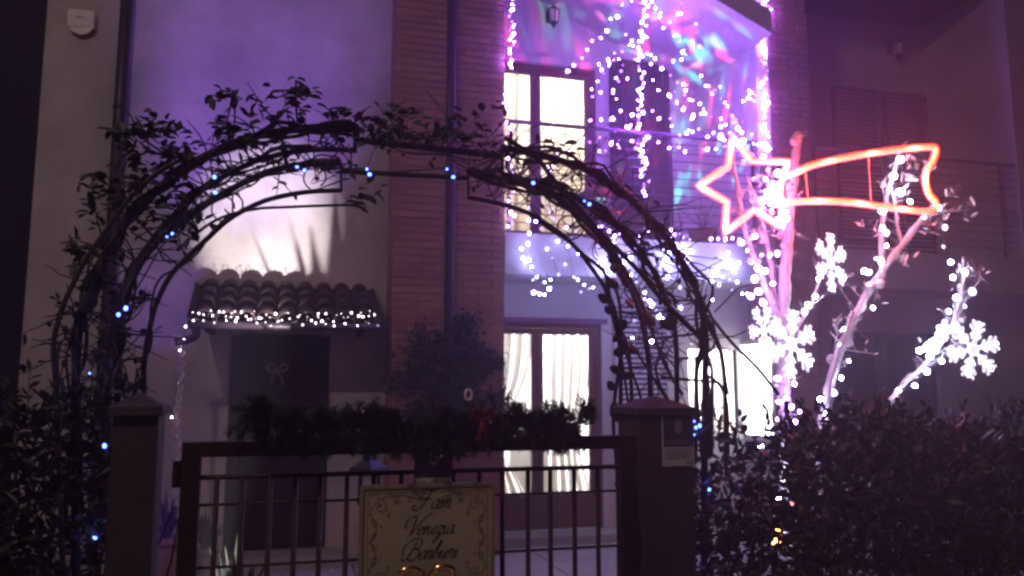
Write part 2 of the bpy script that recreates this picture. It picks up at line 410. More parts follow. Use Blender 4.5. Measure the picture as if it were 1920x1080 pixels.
# trim around upper door head
M().box((uf[0] - .1, YU - .03, uf[3] + .003), (uf[1] + .08, YU, uf[3] + .08)).build('lintel', PLASTER_W, bh_)
M().box((lf[0] - .1, YL - .025, lf[3] + .003), (lf[1] + .06, YL, lf[3] + .05)).build('lintel', RAILM, bh_)
room(lf[0] - .5, xp1 - .01, YL + .251, YL + 3.2, .12, 2.5, 'down')
room(uf[0] - .5, uf[1] + 1.0, YU + .251, YU + 2.8, 2.95, 5.4, 'up')
# open shutters: louvred pale one beside downstairs door, dark panel upstairs
shutter(bh_, XA(1150, YL, 700), XA(1256, YL, 700), .2, hit(1200, 566, YL).z, YL - .06, SHUTL, .052)
M().box((XA(1150, YL, 700) + .03, YL - .013, .22), (XA(1256, YL, 700) - .03, YL - .004, hit(1200, 566, YL).z - .02)).build('slat_gap_shade', BLACKM, bh_)  # dark sheet standing in for the shade between the slats
us = M().box((XA(1142, YU, 250), YU - .06, ZS1 + .04), (XA(1253, YU, 250), YU - .015, hit(1200, 119, YU).z)).build('shutter', SHUTW, bh_)
ux0, ux1, uz1 = XA(1142, YU, 250), XA(1253, YU, 250), hit(1200, 119, YU).z
for k in range(9):
    wv = (ux1 - ux0 - .04) / 9
    M().box((ux0 + .02 + k * wv + .006, YU - .072, ZS1 + .09), (ux0 + .02 + (k + 1) * wv - .006, YU - .06, uz1 - .05)).build('board', SHUTW, us)

# glowing side panel added to fill the bright area beside the narrow pillar
GLOWP = emit('glow_pane', (1, .95, 1), 5)
zl = lw_[3] - .02
gpn = M().box((xp1 - .05, YF + .06, .98), (xp1 - .002, YF + .10, zl)).box((xp1 - .05, YL + .28, .98), (xp1 - .002, YL + .32, zl)).box((xp1 - .05, YF + .10, zl - .04), (xp1 - .002, YL + .28, zl)).box((xp1 - .05, YF + .10, .98), (xp1 - .002, YL + .28, 1.03)).build('glow_panel', WHITEP, bh_)
M().box((xp1 - .035, YF + .10, 1.03), (xp1 - .015, YL + .28, zl - .04)).build('pane', GLOWP, gpn)
def curtain(x0, x1, z0, z1, Y, label, waves=7, amp=.035, gather=0):
    m = M(); N, K = waves * 8, 14
    for j in range(K + 1):
        v = j / K; z = z1 + (z0 - z1) * v
        for i in range(N + 1):
            u = i / N; pinch = gather * math.exp(-((v - .62) / .22) ** 2)
            x = x0 + (x1 - x0) * u; x = x + (x0 - x) * pinch * u
            m.v.append((x, Y + amp * sin(u * waves * 2 * pi + .7 * sin(v * 3)) * (1 - .3 * pinch), z))
    for j in range(K):
        for i in range(N):
            a = j * (N + 1) + i; m.f.append((a, a + 1, a + N + 2, a + N + 1))
    return tag(m.build('curtain', CURT, None, True), label, 'curtain')
curtain(lf[0] + .1, XA(1000, YL + .4), .2, 2.3, YL + .42, 'sheer white curtain tied aside behind the left leaf of the downstairs glass door', 5, gather=.6)
curtain(XA(1027, YL + .4), XA(1112, YL + .4), .2, 2.3, YL + .42, 'sheer white curtain with soft folds behind the right leaf of the downstairs glass door', 5, gather=.35)
curtain(lw_[0] - .1, xp1 - .07, .2, 2.4, YL + .33, 'glowing white curtain filling the brightest window behind the bare branches', 8)
curtain(uf[0] - .1, XA(1000, YU + .4, 250), 2.97, 5.3, YU + .45, 'warm lit curtain behind the left leaf of the upstairs glass door', 5)
curtain(XA(1003, YU + .4, 250), uf[1] + .2, 2.97, 5.3, YU + .45, 'warm lit curtain behind the right leaf of the upstairs glass door', 5)
# dining table in the lit room
tc_ = Vector((XA(1050, YL + 1.3, 950), YL + 1.4, .12))
tb = thing('dining_table', tc_, 'round table under a long white cloth seen through the downstairs glass door', 'table')
m = M(); N = 40; rings = ((.0, .75), (.5, .75), (.53, .735), (.56, .4), (.6, .08))
for (r, z) in rings:
    for k in range(N):
        a = 2 * pi * k / N; rr = r * (1 + (.07 * sin(9 * a) * (.75 - z) / .7)); m.v.append((tc_.x + rr * cos(a), tc_.y + rr * sin(a), tc_.z + z))
for j in range(len(rings) - 1):
    for k in range(N): m.f.append((j * N + k, j * N + (k + 1) % N, (j + 1) * N + (k + 1) % N, (j + 1) * N + k))
m.build('tablecloth', CLOTH, tb, True)
M().tube([tc_ + Vector((0, 0, 0)), tc_ + Vector((0, 0, .7))], .05, 8).build('leg', DOORW, tb)
def ceiling_lamp(loc, label, col, pw):
    t = thing('ceiling_lamp', loc, label, 'lamp', 'room lamps')
    M().ball(Vector(loc) - Vector((0, 0, .12)), .11, 12, 8, (1, 1, .6)).build('lamp_shade', emit('shade_glow', col, 4), t, True)
    M().tube([loc, Vector(loc) - Vector((0, 0, .06))], .012, 6).build('stem', CHROME, t)
    lamp('room_light', 'POINT', Vector(loc) - Vector((0, 0, .30)), col, pw, .12, parent=t)
ceiling_lamp((XA(1030, YL + 1.2), YL + 1.3, 2.5), 'round ceiling lamp of the downstairs room behind the glass door', (.96, .92, 1.0), 60)
ceiling_lamp((xp1 - .55, YL + .95, 2.5), 'round ceiling lamp behind the brightest downstairs window', (.97, .94, 1), 1300)
ceiling_lamp((XA(1030, YU + 1.2, 250), YU + 1.25, 5.4), 'round ceiling lamp of the upstairs room behind the balcony door', (1, .82, .58), 430)

# balcony railings
def railing(x0, x1, label, posts):
    t = thing('balcony_railing', (x0, YF + .04, ZS1), label, 'railing', 'balcony railings')
    z1 = hit(1150, 244, YF + .04).z
    M().tube([(x0, YF + .04, z1), (x1, YF + .04, z1)], .021, 10).build('handrail', RAILM, t, True)
    me = M().tube([(0, 0, 0), (x1 - x0, 0, 0)], .0055, 5).mesh('rod', RAILM)
    k = 1
    while z1 - k * .088 > ZS1 + .06:
        put('rod', me, t, (x0, YF + .04, z1 - k * .088)); k += 1
    pm = M().box((-.015, -.008, ZS1 - z1), (.015, .008, 0)).mesh('post', RAILM)
    for p in posts: put('post', pm, t, (p, YF + .055, z1 - .01))
railing(xcol1 + .01, xp0, 'slim violet-lit balcony railing with horizontal rods, upstairs in front of the lit door', [xcol1 + .05, XA(1262, YF, 300), xp0 - .05])
railing(xp2 + .01, xr + .0, 'dark balcony railing with horizontal rods in front of the closed shutters on the right', [xp2 + .05, XA(1700, YF, 300), XA(1880, YF, 300)])

# wall lanterns
def lantern(c, label, y):
    c = Vector(c); t = thing('wall_lantern', c, label, 'lantern', 'wall lanterns on the upper floor')
    M().box((c.x - .035, y - .02, c.z - .06), (c.x + .035, y, c.z + .09)).build('wall_plate', BLACKM, t)
    M().tube(cr([(c.x, y - .01, c.z + .06), (c.x, y - .09, c.z + .10), (c.x, y - .16, c.z + .07)], 5), .009, 6).build('arm', BLACKM, t)
    m = M()
    for z, r in ((.05, .02), (.03, .085), (.025, .085)): pass
    m.tube([(c.x, y - .16, c.z + .08), (c.x, y - .16, c.z + .05), (c.x, y - .16, c.z + .02)], [.012, .05, .082], 6).build('roof', BLACKM, t)
    m = M().tube([(c.x, y - .16, c.z + .02), (c.x, y - .16, c.z - .12)], [.066, .042], 6); m.build('pane', mat('lantern_glass', (.45, .42, .5), .2), t)
    cage = M()
    for k in range(6):
        a = 2 * pi * k / 6 + .0; cage.tube([(c.x + .07 * sin(a), y - .16 + .07 * cos(a), c.z + .02), (c.x + .046 * sin(a), y - .16 + .046 * cos(a), c.z - .13)], .006, 4)
    cage.tube([(c.x, y - .16, c.z - .12), (c.x, y - .16, c.z - .14), (c.x, y - .16, c.z - .19)], [.05, .03, .004], 6)
    cage.build('cage', BLACKM, t)
lantern(hit(1030, 35, YU), 'black wall lantern above the lit upstairs door, on the violet wall', YU)
lantern(hit(1668, 95, YU), 'dark wall lantern above the closed shutters on the right', YU)

# alarm siren
sp = hit(155, 45, YW); t = thing('alarm_siren', sp, 'white alarm siren box with dark lens, high on the left end of the cream wall', 'siren')
hw, hh = .105, .10
m = M().prism([(sp.x - hw, sp.z - hh * .55), (sp.x + hw, sp.z - hh * .55), (sp.x + hw, sp.z + hh * .8), (sp.x + hw * .85, sp.z + hh), (sp.x - hw * .85, sp.z + hh), (sp.x - hw, sp.z + hh * .8)], YW - .07, YW); m.build('housing', WHITEP, t)
m = M().prism([(sp.x - hw, sp.z - hh * .56), (sp.x - hw * .6, sp.z - hh * 1.05), (sp.x, sp.z - hh * 1.25), (sp.x + hw * .6, sp.z - hh * 1.05), (sp.x + hw, sp.z - hh * .56)], YW - .066, YW); m.build('lens', AMBERP, t)
M().tube([(sp.x - .03, YW - .072, sp.z + .02), (sp.x, YW - .072, sp.z + .035), (sp.x + .03, YW - .072, sp.z + .02)], .005, 5).build('emblem', GREYT, t)

# ================================================================== TILED AWNING over the dark door
aY = 6.78
a0, a1 = hit(362, 604, aY), hit(704, 606, aY); b0, b1 = hit(378, 532, YW), hit(690, 532, YW)
zf, zb = (a0.z + a1.z) / 2, (b0.z + b1.z) / 2
aw = thing('tiled_awning', ((a0.x + a1.x) / 2, YW, zf), 'small sloping awning of rounded terracotta tiles over the dark door', 'awning')
m = M(); m.v = [(a0.x, aY, zf), (a1.x, aY, zf), (b1.x, YW, zb - .04), (b0.x, YW, zb - .04), (a0.x, aY, zf - .03), (a1.x, aY, zf - .03), (b1.x, YW, zb - .08), (b0.x, YW, zb - .08)]
m.f = [(0,1,2,3),(7,6,5,4),(0,4,5,1),(1,5,6,2),(2,6,7,3),(3,7,4,0)]
m.build('deck_board', DOORW, aw)
NC, NR = 9, 4
for c in range(NC):
    for r in range(NR):
        m = M(); n = 8
        u = (c + .5) / NC
        v0, v1 = r / NR, (r + 1.25) / NR if r < NR - 1 else 1
        for (v, rad, lift) in ((v0, .080, .022 if r else .012), (v1, .066, 0)):
            x = (a0.x + (a1.x - a0.x) * u) * (1 - v) + (b0.x + (b1.x - b0.x) * u) * v
            y = aY - .03 + (YW - aY + .03) * v; z = zf + .005 + (zb - .04 - zf) * v + lift
            for th in (0, .016):
                for k in range(n + 1):
                    a = pi * k / n; m.v.append((x + cos(a) * (rad - th), y, z + sin(a) * (rad - th) * .95))
        q = n + 1
        for k in range(n):
            m.f += [(k, k + 1, 2*q + k + 1, 2*q + k), (q + k + 1, q + k, 3*q + k, 3*q + k + 1), (k + 1, k, q + k, q + k + 1), (2*q + k, 2*q + k + 1, 3*q + k + 1, 3*q + k)]
        m.build('roof_tile', TILE, aw, True)
for c in range(NC + 1):
    u = c / NC; m = M()
    p = [Vector(((a0.x + (a1.x - a0.x) * u) * (1 - v) + (b0.x + (b1.x - b0.x) * u) * v, aY - .02 + (YW - aY + .02) * v, zf + .006 + (zb - .04 - zf) * v)) for v in (0, 1)]
    m.v = [tuple(p[0] + Vector((-.05, 0, .02))), tuple(p[0]), tuple(p[0] + Vector((.05, 0, .02))), tuple(p[1] + Vector((.05, 0, .02))), tuple(p[1]), tuple(p[1] + Vector((-.05, 0, .02)))]
    m.f = [(0, 1, 4, 5), (1, 2, 3, 4)]; m.build('pan_tile', TILE, aw)
M().tube([(a0.x - .03, aY - .05, zf - .03), (a1.x + .03, aY - .05, zf - .03)], .035, 8).build('gutter', PIPE, aw, True)
el = cr([(a0.x + .02, aY - .05, zf - .04), (a0.x + .03, aY - .05, zf - .12), (a0.x - .05, aY - .04, zf - .16), (a0.x - .12, aY - .04, zf - .17)], 5)
M().tube(el, .032, 8).build('gutter_elbow', PIPE, aw, True)
for x in (a0.x + .1, a1.x - .1):
    M().box((x - .02, aY + .05, zf - .07), (x + .02, YW, zf - .031)).build('bracket', DOORW, aw)

# tinsel rain chain from the gutter elbow into a planter
top = hit(340, 640, aY - .04); bot = hit(325, 1010, aY - .04)
ch = thing('rain_chain', bot, 'silvery tinsel-wrapped rain chain hanging left of the dark door', 'chain')
link = M()
pts = [(.019 * cos(2 * pi * k / 10), 0, .027 * sin(2 * pi * k / 10)) for k in range(10)]
link.tube(pts, .0065, 5, True); lme = link.mesh('link', CHROME, True)
n = int((top.z - bot.z) / .044)
for k in range(n):
    p = top.lerp(bot, k / n) + Vector((.012 * sin(k * .35), 0, 0)); put('link', lme, ch, p, Quaternion((0, 0, 1), (k % 2) * pi / 2 + rnd.uniform(-.3, .3)))
ts = M()
for k in range(1100):
    p = top.lerp(bot, rnd.random()) if k > 90 else top + rv(.05) + Vector((-.01, 0, 0))
    ts.leaf(p + rv(.012), rv(), rv(), .026, .006)
ts.build('tinsel', CHROME, ch, kind='stuff')

# ================================================================== GARDEN behind the gate
def spiky(px, py, Y, h, n, label, potr=.13, mt=LEAFH, poth=.22, group='potted plants in the courtyard', spread=.9, lw=.012):
    b = hit(px, py, Y); b.z = .05; t = thing('potted_plant', b, label, 'plant', group)
    M().tube([b, b + Vector((0, 0, .02)), b + Vector((0, 0, poth))], [potr * .7, potr * .72, potr], 14).tube([b + Vector((0, 0, poth - .03)), b + Vector((0, 0, poth + .004))], potr * 1.08, 14).build('pot', POT, t, True)
    c = b + Vector((0, 0, poth))
    for k in range(n):
        a = rnd.uniform(0, 2 * pi); e = rnd.uniform(.15, spread); L = h * rnd.uniform(.6, 1)
        m = M(); d = Vector((cos(a) * sin(e), sin(a) * sin(e), cos(e))); x = d.cross(Vector((0, 0, 1))).normalized() * lw
        q = [c, c + d * L * .5 + x * 0, c + d * L + Vector((0, 0, -.18 * L * e))]
        m.v = [tuple(q[0] - x), tuple(q[0] + x), tuple(q[1] + x * 1.6), tuple(q[1] - x * 1.6), tuple(q[2])]; m.f = [(0, 1, 2, 3), (3, 2, 4)]
        m.build('leaf', mt, t)
    return t
spiky(312, 1000, 6.55, .42, 26, 'spiky plant in a clay pot below the rain chain, left of the gate', .14, poth=.35)
spiky(385, 1010, 6.9, .38, 26, 'thin-leaved plant in a pot against the cream wall, just left of the dark door', .10, poth=.2)
YUCL = mat('yucca_leaf', (.006, .008, .005), .9, spec=.1)
yuc = spiky(446, 1000, 4.36, .58, 22, 'dark spiky yucca in a pot behind the gate, in the beam of the white spotlight', .13, poth=.2, spread=.85, lw=.015, mt=YUCL)

# ball-crowned shrub before the brick pillar
sb = hit(835, 1000, 6.3); sb.z = .05
t = thing('shrub', sb, 'bushy dark conical evergreen in front of the brick pillar, above the gate garland', 'shrub')
M().tube([sb, sb + Vector((0, 0, 1.3))], [.035, .02], 7).build('trunk', CANE, t)
m = M(); c0 = hit(860, 700, 6.3); c0.y = 6.3
blobs = [(c0 + Vector((rnd.gauss(0, .185), rnd.gauss(0, .13), rnd.uniform(-.5, .38)))) for _ in range(60)]
for q in blobs:
    wz = max(.25, 1 - max(0, (q.z - c0.z)) / .5); q.x = c0.x + (q.x - c0.x) * wz * 1.25 - .05 * (1 - wz)
    for _ in range(190):
        m.leaf(q + Vector((rnd.gauss(0, .05), rnd.gauss(0, .05), rnd.gauss(0, .05))), rv(), rv(), rnd.uniform(.035, .065), .018)
m.build('crown', FIR, t, kind='stuff')
tw = M()
for k in range(16):
    q = rnd.choice(blobs); d = Vector((rnd.uniform(-.4, .8), 0, rnd.uniform(.2, 1))).normalized(); tw.tube([q, q + d * .16, q + d * .26 + rv(.03)], .003, 4)
tw.build('twigs', CANE, t, kind='stuff')

# garden lantern post seen between the bars
gp = hit(690, 1000, 5.2); gp.z = .05
t = thing('garden_lantern', gp, 'small dark roofed garden lantern on a post, seen just left of the name sign', 'lantern')
M().tube([gp, gp + Vector((0, 0, .72))], .035, 8).build('post', BLACKM, t)
c = gp + Vector((0, 0, .74)); M().box((c.x - .07, c.y - .07, c.z), (c.x + .07, c.y + .07, c.z + .02)).build('base', BLACKM, t)
for sx in (-1, 1):
    for sy in (-1, 1): M().box((c.x + sx * .055 - .008, c.y + sy * .055 - .008, c.z + .02), (c.x + sx * .055 + .008, c.y + sy * .055 + .008, c.z + .2)).build('corner_bar', BLACKM, t)
M().box((c.x - .05, c.y - .05, c.z + .02), (c.x + .05, c.y + .05, c.z + .2)).build('pane', mat('lantern_frost', (.3, .26, .26), .3), t)
M().tube([c + Vector((0, 0, .2)), c + Vector((0, 0, .22)), c + Vector((0, 0, .27)), c + Vector((0, 0, .28)), c + Vector((0, 0, .34))], [.13, .12, .04, .045, .02], 4).build('roof', BLACKM, t)

# wreath / ribbon decoration on the dark door
wc = hit(520, 690, YW - .05); t = thing('door_decoration', wc, 'hanging fir spray with a silver bow on the dark door', 'decoration')
m = M()
for k in range(900):
    a = rnd.gauss(0, .06); z = rnd.uniform(-.28, .30); m.leaf(wc + Vector((a + .02, rnd.uniform(-.05, 0), z)), Vector((rnd.uniform(-1, 1), rnd.uniform(-.5, .1), -1)), rv(), .05, .008)
m.build('fir_sprigs', FIR, t, kind='stuff')
for s in (-1, 1):
    lp = cr([wc + Vector((0, -.05, -.02)), wc + Vector((s * .05, -.07, .03)), wc + Vector((s * .09, -.06, 0)), wc + Vector((s * .05, -.06, -.03)), wc + Vector((0, -.05, -.02))], 5)
    M().tube(lp, .013, 6, flat=.35).build('bow_loop', GREYT, t, True)
    M().tube(cr([wc + Vector((0, -.05, -.03)), wc + Vector((s * .04, -.06, -.09)), wc + Vector((s * .05, -.05, -.15))], 5), .010, 6, flat=.35).build('bow_tail', GREYT, t, True)

# ================================================================== FRONT: pillars, gate, hedges
YG = 2.35
def gate_pillar(pxl, pxr, pytop, label, group='gate posts'):
    a = hit(pxl, pytop, YG - .03); b = hit(pxr, pytop, YG - .03); x0, x1 = a.x, b.x; zt = (a.z + b.z) / 2; wd = x1 - x0
    t = thing('gate_pillar', ((x0 + x1) / 2, YG, .12), label, 'gate pillar', group)
    M().box((x0 + .012, YG - .02, .12), (x1 - .012, YG + wd - .04, zt - .03)).build('shaft', PILLARM, t)
    m = M(); z0 = zt - .03
    m.v = [(x0, YG - .035, z0), (x1, YG - .035, z0), (x1, YG + wd - .02, z0), (x0, YG + wd - .02, z0), (x0, YG - .035, z0 + .022), (x1, YG - .035, z0 + .022), (x1, YG + wd - .02, z0 + .022), (x0, YG + wd - .02, z0 + .022),
           ((x0 + x1) / 2, YG + wd / 2 - .03, z0 + .06)]
    m.f = [(3,2,1,0),(0,1,5,4),(1,2,6,5),(2,3,7,6),(3,0,4,7),(4,5,8),(5,6,8),(6,7,8),(7,4,8)]
    m.build('cap', PILLARM, t)
    return x0, x1, zt
LP = gate_pillar(203, 307, 757, 'square dark gate pillar with a pointed cap, left of the gate')
RP = gate_pillar(1196, 1306, 760, 'square dark gate pillar with a municipal notice, right of the gate')

g0 = hit(342, 826, YG); g1 = hit(1192, 823, YG)
zt = (g0.z + g1.z) / 2 + .003
gate = thing('gate', ((g0.x + g1.x) / 2, YG, .15), 'low dark iron gate with vertical bars between the two pillars', 'gate')
ft = hit(700, 823, YG).z - hit(700, 850, YG).z
sw = hit(378, 950, YG).x - hit(342, 950, YG).x
M().box((g0.x, YG, zt - ft), (g1.x, YG + .04, zt)).build('top_rail', GATEM, gate)
M().box((g0.x, YG + .001, .17), (g0.x + sw, YG + .039, zt - ft)).build('stile', GATEM, gate)
M().box((g1.x - sw, YG + .001, .17), (g1.x, YG + .039, zt - ft)).build('stile', GATEM, gate)
M().box((g0.x + sw, YG + .002, .17), (g1.x - sw, YG + .038, .22)).build('bottom_rail', GATEM, gate)
r1 = hit(770, 885, YG + .02).z; r2 = hit(770, 934, YG + .02).z; r3 = hit(770, 1045, YG + .02).z
M().tube([(g0.x + sw, YG + .02, r1), (g1.x - sw, YG + .02, r1)], .0075, 6).build('rail', GATEM, gate)
for z in (r2, r3, r3 - .3):
    M().tube([(g0.x + sw, YG + .028, z), (g1.x - sw, YG + .028, z)], .0042, 6).build('rod', GATEM, gate)
bars = [405, 453, 505, 553, 600, 650, 700, 752, 800, 850, 899, 942, 990, 1032, 1077, 1121]
bmh = r1 - .22; bme = M().tube([(0, 0, 0), (0, 0, bmh)], .0075, 8).mesh('bar', GATEM, True)
for px in bars:
    put('bar', bme, gate, (XA(px, YG + .02, 950), YG + .02, .22))
M().box((g1.x - sw + .01, YG - .02, zt - .35), (g1.x - .01, YG, zt - .22)).build('lock_plate', BLACKM, gate)
for z in (.35, zt - .12): M().tube([(g0.x - .012, YG + .02, z), (g0.x - .012, YG + .02, z + .07)], .012, 8).build('hinge', GATEM, gate)
# gate posts either side of the leaf
for px, lab in ((1180, 'thin dark iron post at the latch side of the gate'),):
    x = XA(px + 14, YG + .05, 950)
    tag(M().box((x - .0, YG + .045, .12), (x + .03, YG + .075, zt + .0)).build('gate_stop', GATEM), lab, 'post')

# ---- name sign
s0 = hit(676, 908, YG - .015); s1 = hit(926, 906, YG - .015)
SX0, SX1, SZ1 = s0.x, s1.x, (s0.z + s1.z) / 2; SW = SX1 - SX0; SH = SW * .80; SZ0 = SZ1 - SH
sg = thing('name_sign', ((SX0 + SX1) / 2, YG - .02, SZ0), 'cream family name sign with scrollwork border and script lettering, wired to the gate', 'sign')
ys = YG - .022
M().box((SX0, ys, SZ0), (SX1, ys + .012, SZ1)).build('board', SIGNB, sg)
bw = .009
M().box((SX0 - .001, ys - .004, SZ0), (SX0 + bw, ys + .013, SZ1)).box((SX1 - bw, ys - .004, SZ0), (SX1 + .001, ys + .013, SZ1)).box((SX0 + bw, ys - .004, SZ1 - bw), (SX1 - bw, ys + .013, SZ1 + .001)).box((SX0 + bw, ys - .004, SZ0 - .001), (SX1 - bw, ys + .013, SZ0 + bw)).build('border', SIGNF, sg)
i0 = .021
M().tube([(SX0 + i0, ys - .0005, SZ0 + i0), (SX1 - i0, ys - .0005, SZ0 + i0), (SX1 - i0, ys - .0005, SZ1 - i0), (SX0 + i0, ys - .0005, SZ1 - i0)], .0011, 4, True).build('inner_line', SCROLL, sg)
def ribbon(m, pts, wx, wz, y, th=.0006):
    pts = cr([Vector((a, b, 0)) for a, b in pts], 7)
    for i in range(len(pts) - 1):
        p, q = pts[i], pts[i + 1]; n = len(m.v)
        t = (q - p); nn = Vector((-t.y, t.x, 0)); nn = nn.normalized() * .0008 if nn.length > 0 else nn
        w_ = Vector((wx, wz, 0)); s_ = 1 if nn.dot(w_) > 0 else -1; e = w_ + nn * s_
        for c in (p - e, p + e, q + e, q - e): m.v.append((c.x, y, c.y))
        m.f.append((n, n + 1, n + 2, n + 3))
GL = {
 'a': (1.12, [[(.78,.85),(.5,1.0),(.15,.7),(.08,.25),(.32,0),(.62,.3),(.82,1.0)], [(.82,1.0),(.72,.3),(.86,.0),(1.15,.3)]]),
 'm': (1.5, [[(0,.6),(.15,1.0),(.22,.85),(.15,0)], [(.16,.3),(.4,.9),(.58,1.0),(.64,.8),(.56,0)], [(.57,.3),(.82,.9),(1.0,1.0),(1.07,.8),(1.0,.2),(1.15,0),(1.45,.3)]]),
 'n': (1.1, [[(0,.6),(.15,1.0),(.22,.85),(.15,0)], [(.16,.3),(.42,.9),(.6,1.0),(.67,.8),(.6,.2),(.75,0),(1.05,.3)]]),
 'e': (.80, [[(.08,.4),(.45,.55),(.55,.85),(.38,1.0),(.12,.65),(.12,.2),(.38,0),(.8,.3)]]),
 'z': (.85, [[(.05,.85),(.3,1.0),(.65,.95),(.35,.5),(.1,.1),(.42,.15),(.5,-.35),(.25,-.95),(.0,-.7),(.3,-.25),(.85,.3)]]),
 'i': (.55, [[(0,.5),(.18,1.0),(.12,.2),(.28,0),(.55,.3)], [(.22,1.38),(.26,1.45)]]),
 'r': (.78, [[(0,.5),(.12,1.1),(.2,.95),(.42,.95),(.48,.8),(.38,.2),(.52,0),(.8,.3)]]),
 'b': (.88, [[(0,.3),(.3,1.2),(.45,1.9),(.35,2.15),(.2,1.8),(.1,.4),(.28,0),(.6,.25),(.6,.7),(.42,.6),(.9,.65)]]),
 'F': (1.75, [[(-.1,1.75),(.1,2.2),(.7,2.1),(1.3,2.1),(2.0,2.35)], [(1.15,2.05),(.95,1.3),(.7,.5),(.2,-.05),(-.4,.05),(-.35,.4),(-.05,.35)], [(.5,1.1),(1.0,1.2),(1.35,1.05)], [(.55,1.3),(.1,1.1),(.0,1.5),(.5,1.75)]]),
 'V': (1.15, [[(-.3,.8),(-.65,1.2),(-.45,1.95),(.15,2.25),(.4,1.8),(.42,.9),(.38,-.05)], [(.38,-.05),(.85,.9),(1.35,1.9),(1.9,2.45),(2.2,2.4)]]),
 'B': (1.75, [[(.75,2.1),(.6,1.2),(.35,.3),(-.1,-.1),(-.4,.25)], [(-.3,.5),(-.65,1.2),(-.35,2.0),(.5,2.45),(1.35,2.25),(1.3,1.5),(.7,1.2)], [(.7,1.2),(1.45,1.1),(1.5,.35),(.95,-.1),(.3,.1)]]),
}
def write(word, px, py, hpx):
    o = hit(px, py, ys); k = hit(px, py - hpx, ys).z - o.z; m = M(); x = 0
    for ch_ in word:
        adv, st = GL[ch_]
        for s_ in st: ribbon(m, [(o.x + (x + a + b * .42) * k * .98, o.z + b * k) for a, b in s_], .0012 * (k / .03), .0008 * (k / .03), ys - .0012)
        x += adv * (.9 if ch_.islower() else 1)
    m.build('lettering', INK, sg)
write('Fam', 778, 955, 17)
write('Venezia', 762, 1004, 16)
write('Barbieri', 757, 1050, 16)
def spiral(cx, cz, r, turns, a0, dirn, sx=1, sz=1):
    out = []
    for k in range(18):
        u = k / 17; a = a0 + dirn * turns * 2 * pi * u; out.append((cx + sx * r * (1 - .8 * u) * cos(a), cz + sz * r * (1 - .8 * u) * sin(a)))
    return out
m = M(); cx_, cz_ = (SX0 + SX1) / 2, (SZ0 + SZ1) / 2
for sx in (-1, 1):
    for sz in (-1, 1):
        ex = cx_ + sx * (SW / 2 - .028); ez = cz_ + sz * (SH / 2 - .028)
        for (ox, oz, r, tn, a0) in ((.028, .030, .019, 1.1, 2.0), (.072, .016, .014, 1.2, .5), (.012, .072, .013, 1.2, 3.4), (.048, .052, .009, .8, 1), (.014, .11, .010, 1.0, 5), (.112, .010, .009, 1.0, 4), (.016, .004, .013, .8, 0)):
            ribbon(m, spiral(ex - sx * ox, ez - sz * oz, r, tn, a0, 1, sx, sz), .0005, .0004, ys - .001)
        ribbon(m, [(ex, ez - sz * .13), (ex - sx * .018, ez - sz * .09), (ex, ez - sz * .045), (ex - sx * .03, ez - sz * .01), (ex - sx * .08, ez), (ex - sx * .13, ez - sz * .012)], .0005, .0004, ys - .001)
        for (ox, oz) in ((.028, .030), (.052, .058), (.072, .016), (.03, .085), (.0, .05)):
            n = len(m.v); qx, qz = ex - sx * ox, ez - sz * oz
            for k in range(8): m.v.append((qx + .0033 * cos(k * pi / 4), ys - .0012, qz + .0033 * sin(k * pi / 4)))
            m.f.append(tuple(range(n, n + 8)))
m.build('scrollwork', SCROLL, sg)
# gold bow at the foot of the sign
gc = hit(800, 1090, YG - .05); t = thing('gold_bow', gc, 'small glittering gold tinsel bow at the bottom edge of the name sign', 'bow')
for s in (-1, 1):
    lp = cr([gc, gc + Vector((s * .03, -.01, .035)), gc + Vector((s * .07, -.01, .03)), gc + Vector((s * .06, 0, -.005)), gc], 6)
    M().tube(lp, .010, 6, flat=.4).build('bow_loop', GOLD, t, True)
m = M()
for k in range(260): m.leaf(gc + Vector((rnd.gauss(0, .035), rnd.uniform(-.02, .01), rnd.uniform(-.03, .035))), rv(), rv(), .015, .004)
m.build('tinsel', GOLD, t, kind='stuff')

# dark card above the sign
k0 = hit(777, 850, YG - .012); k1 = hit(848, 905, YG - .012)
t = thing('notice_card', (k0.x, YG - .012, k1.z), 'small dark card with a pale lower strip, wired to the gate above the name sign', 'card')
M().box((k0.x, YG - .014, k1.z), (k1.x, YG - .010, k0.z)).build('card', NOTICE_D, t)
M().box((k0.x + .001, YG - .0160, k1.z + .001), (k1.x - .004, YG - .0145, k1.z + .016)).build('pale_strip', NOTICE_W, t)
M().ball(((k0.x + k1.x) / 2, YG - .018, k0.z - .022), .014, 10, 6, (1, .2, .8)).build('emblem', NOTICE_W, t, True)
for dx in (.018, .045, .07): M().box((k0.x + dx, YG - .0168, k1.z + .005), (k0.x + dx + .018, YG - .0161, k1.z + .008)).build('print', GREYT, t)

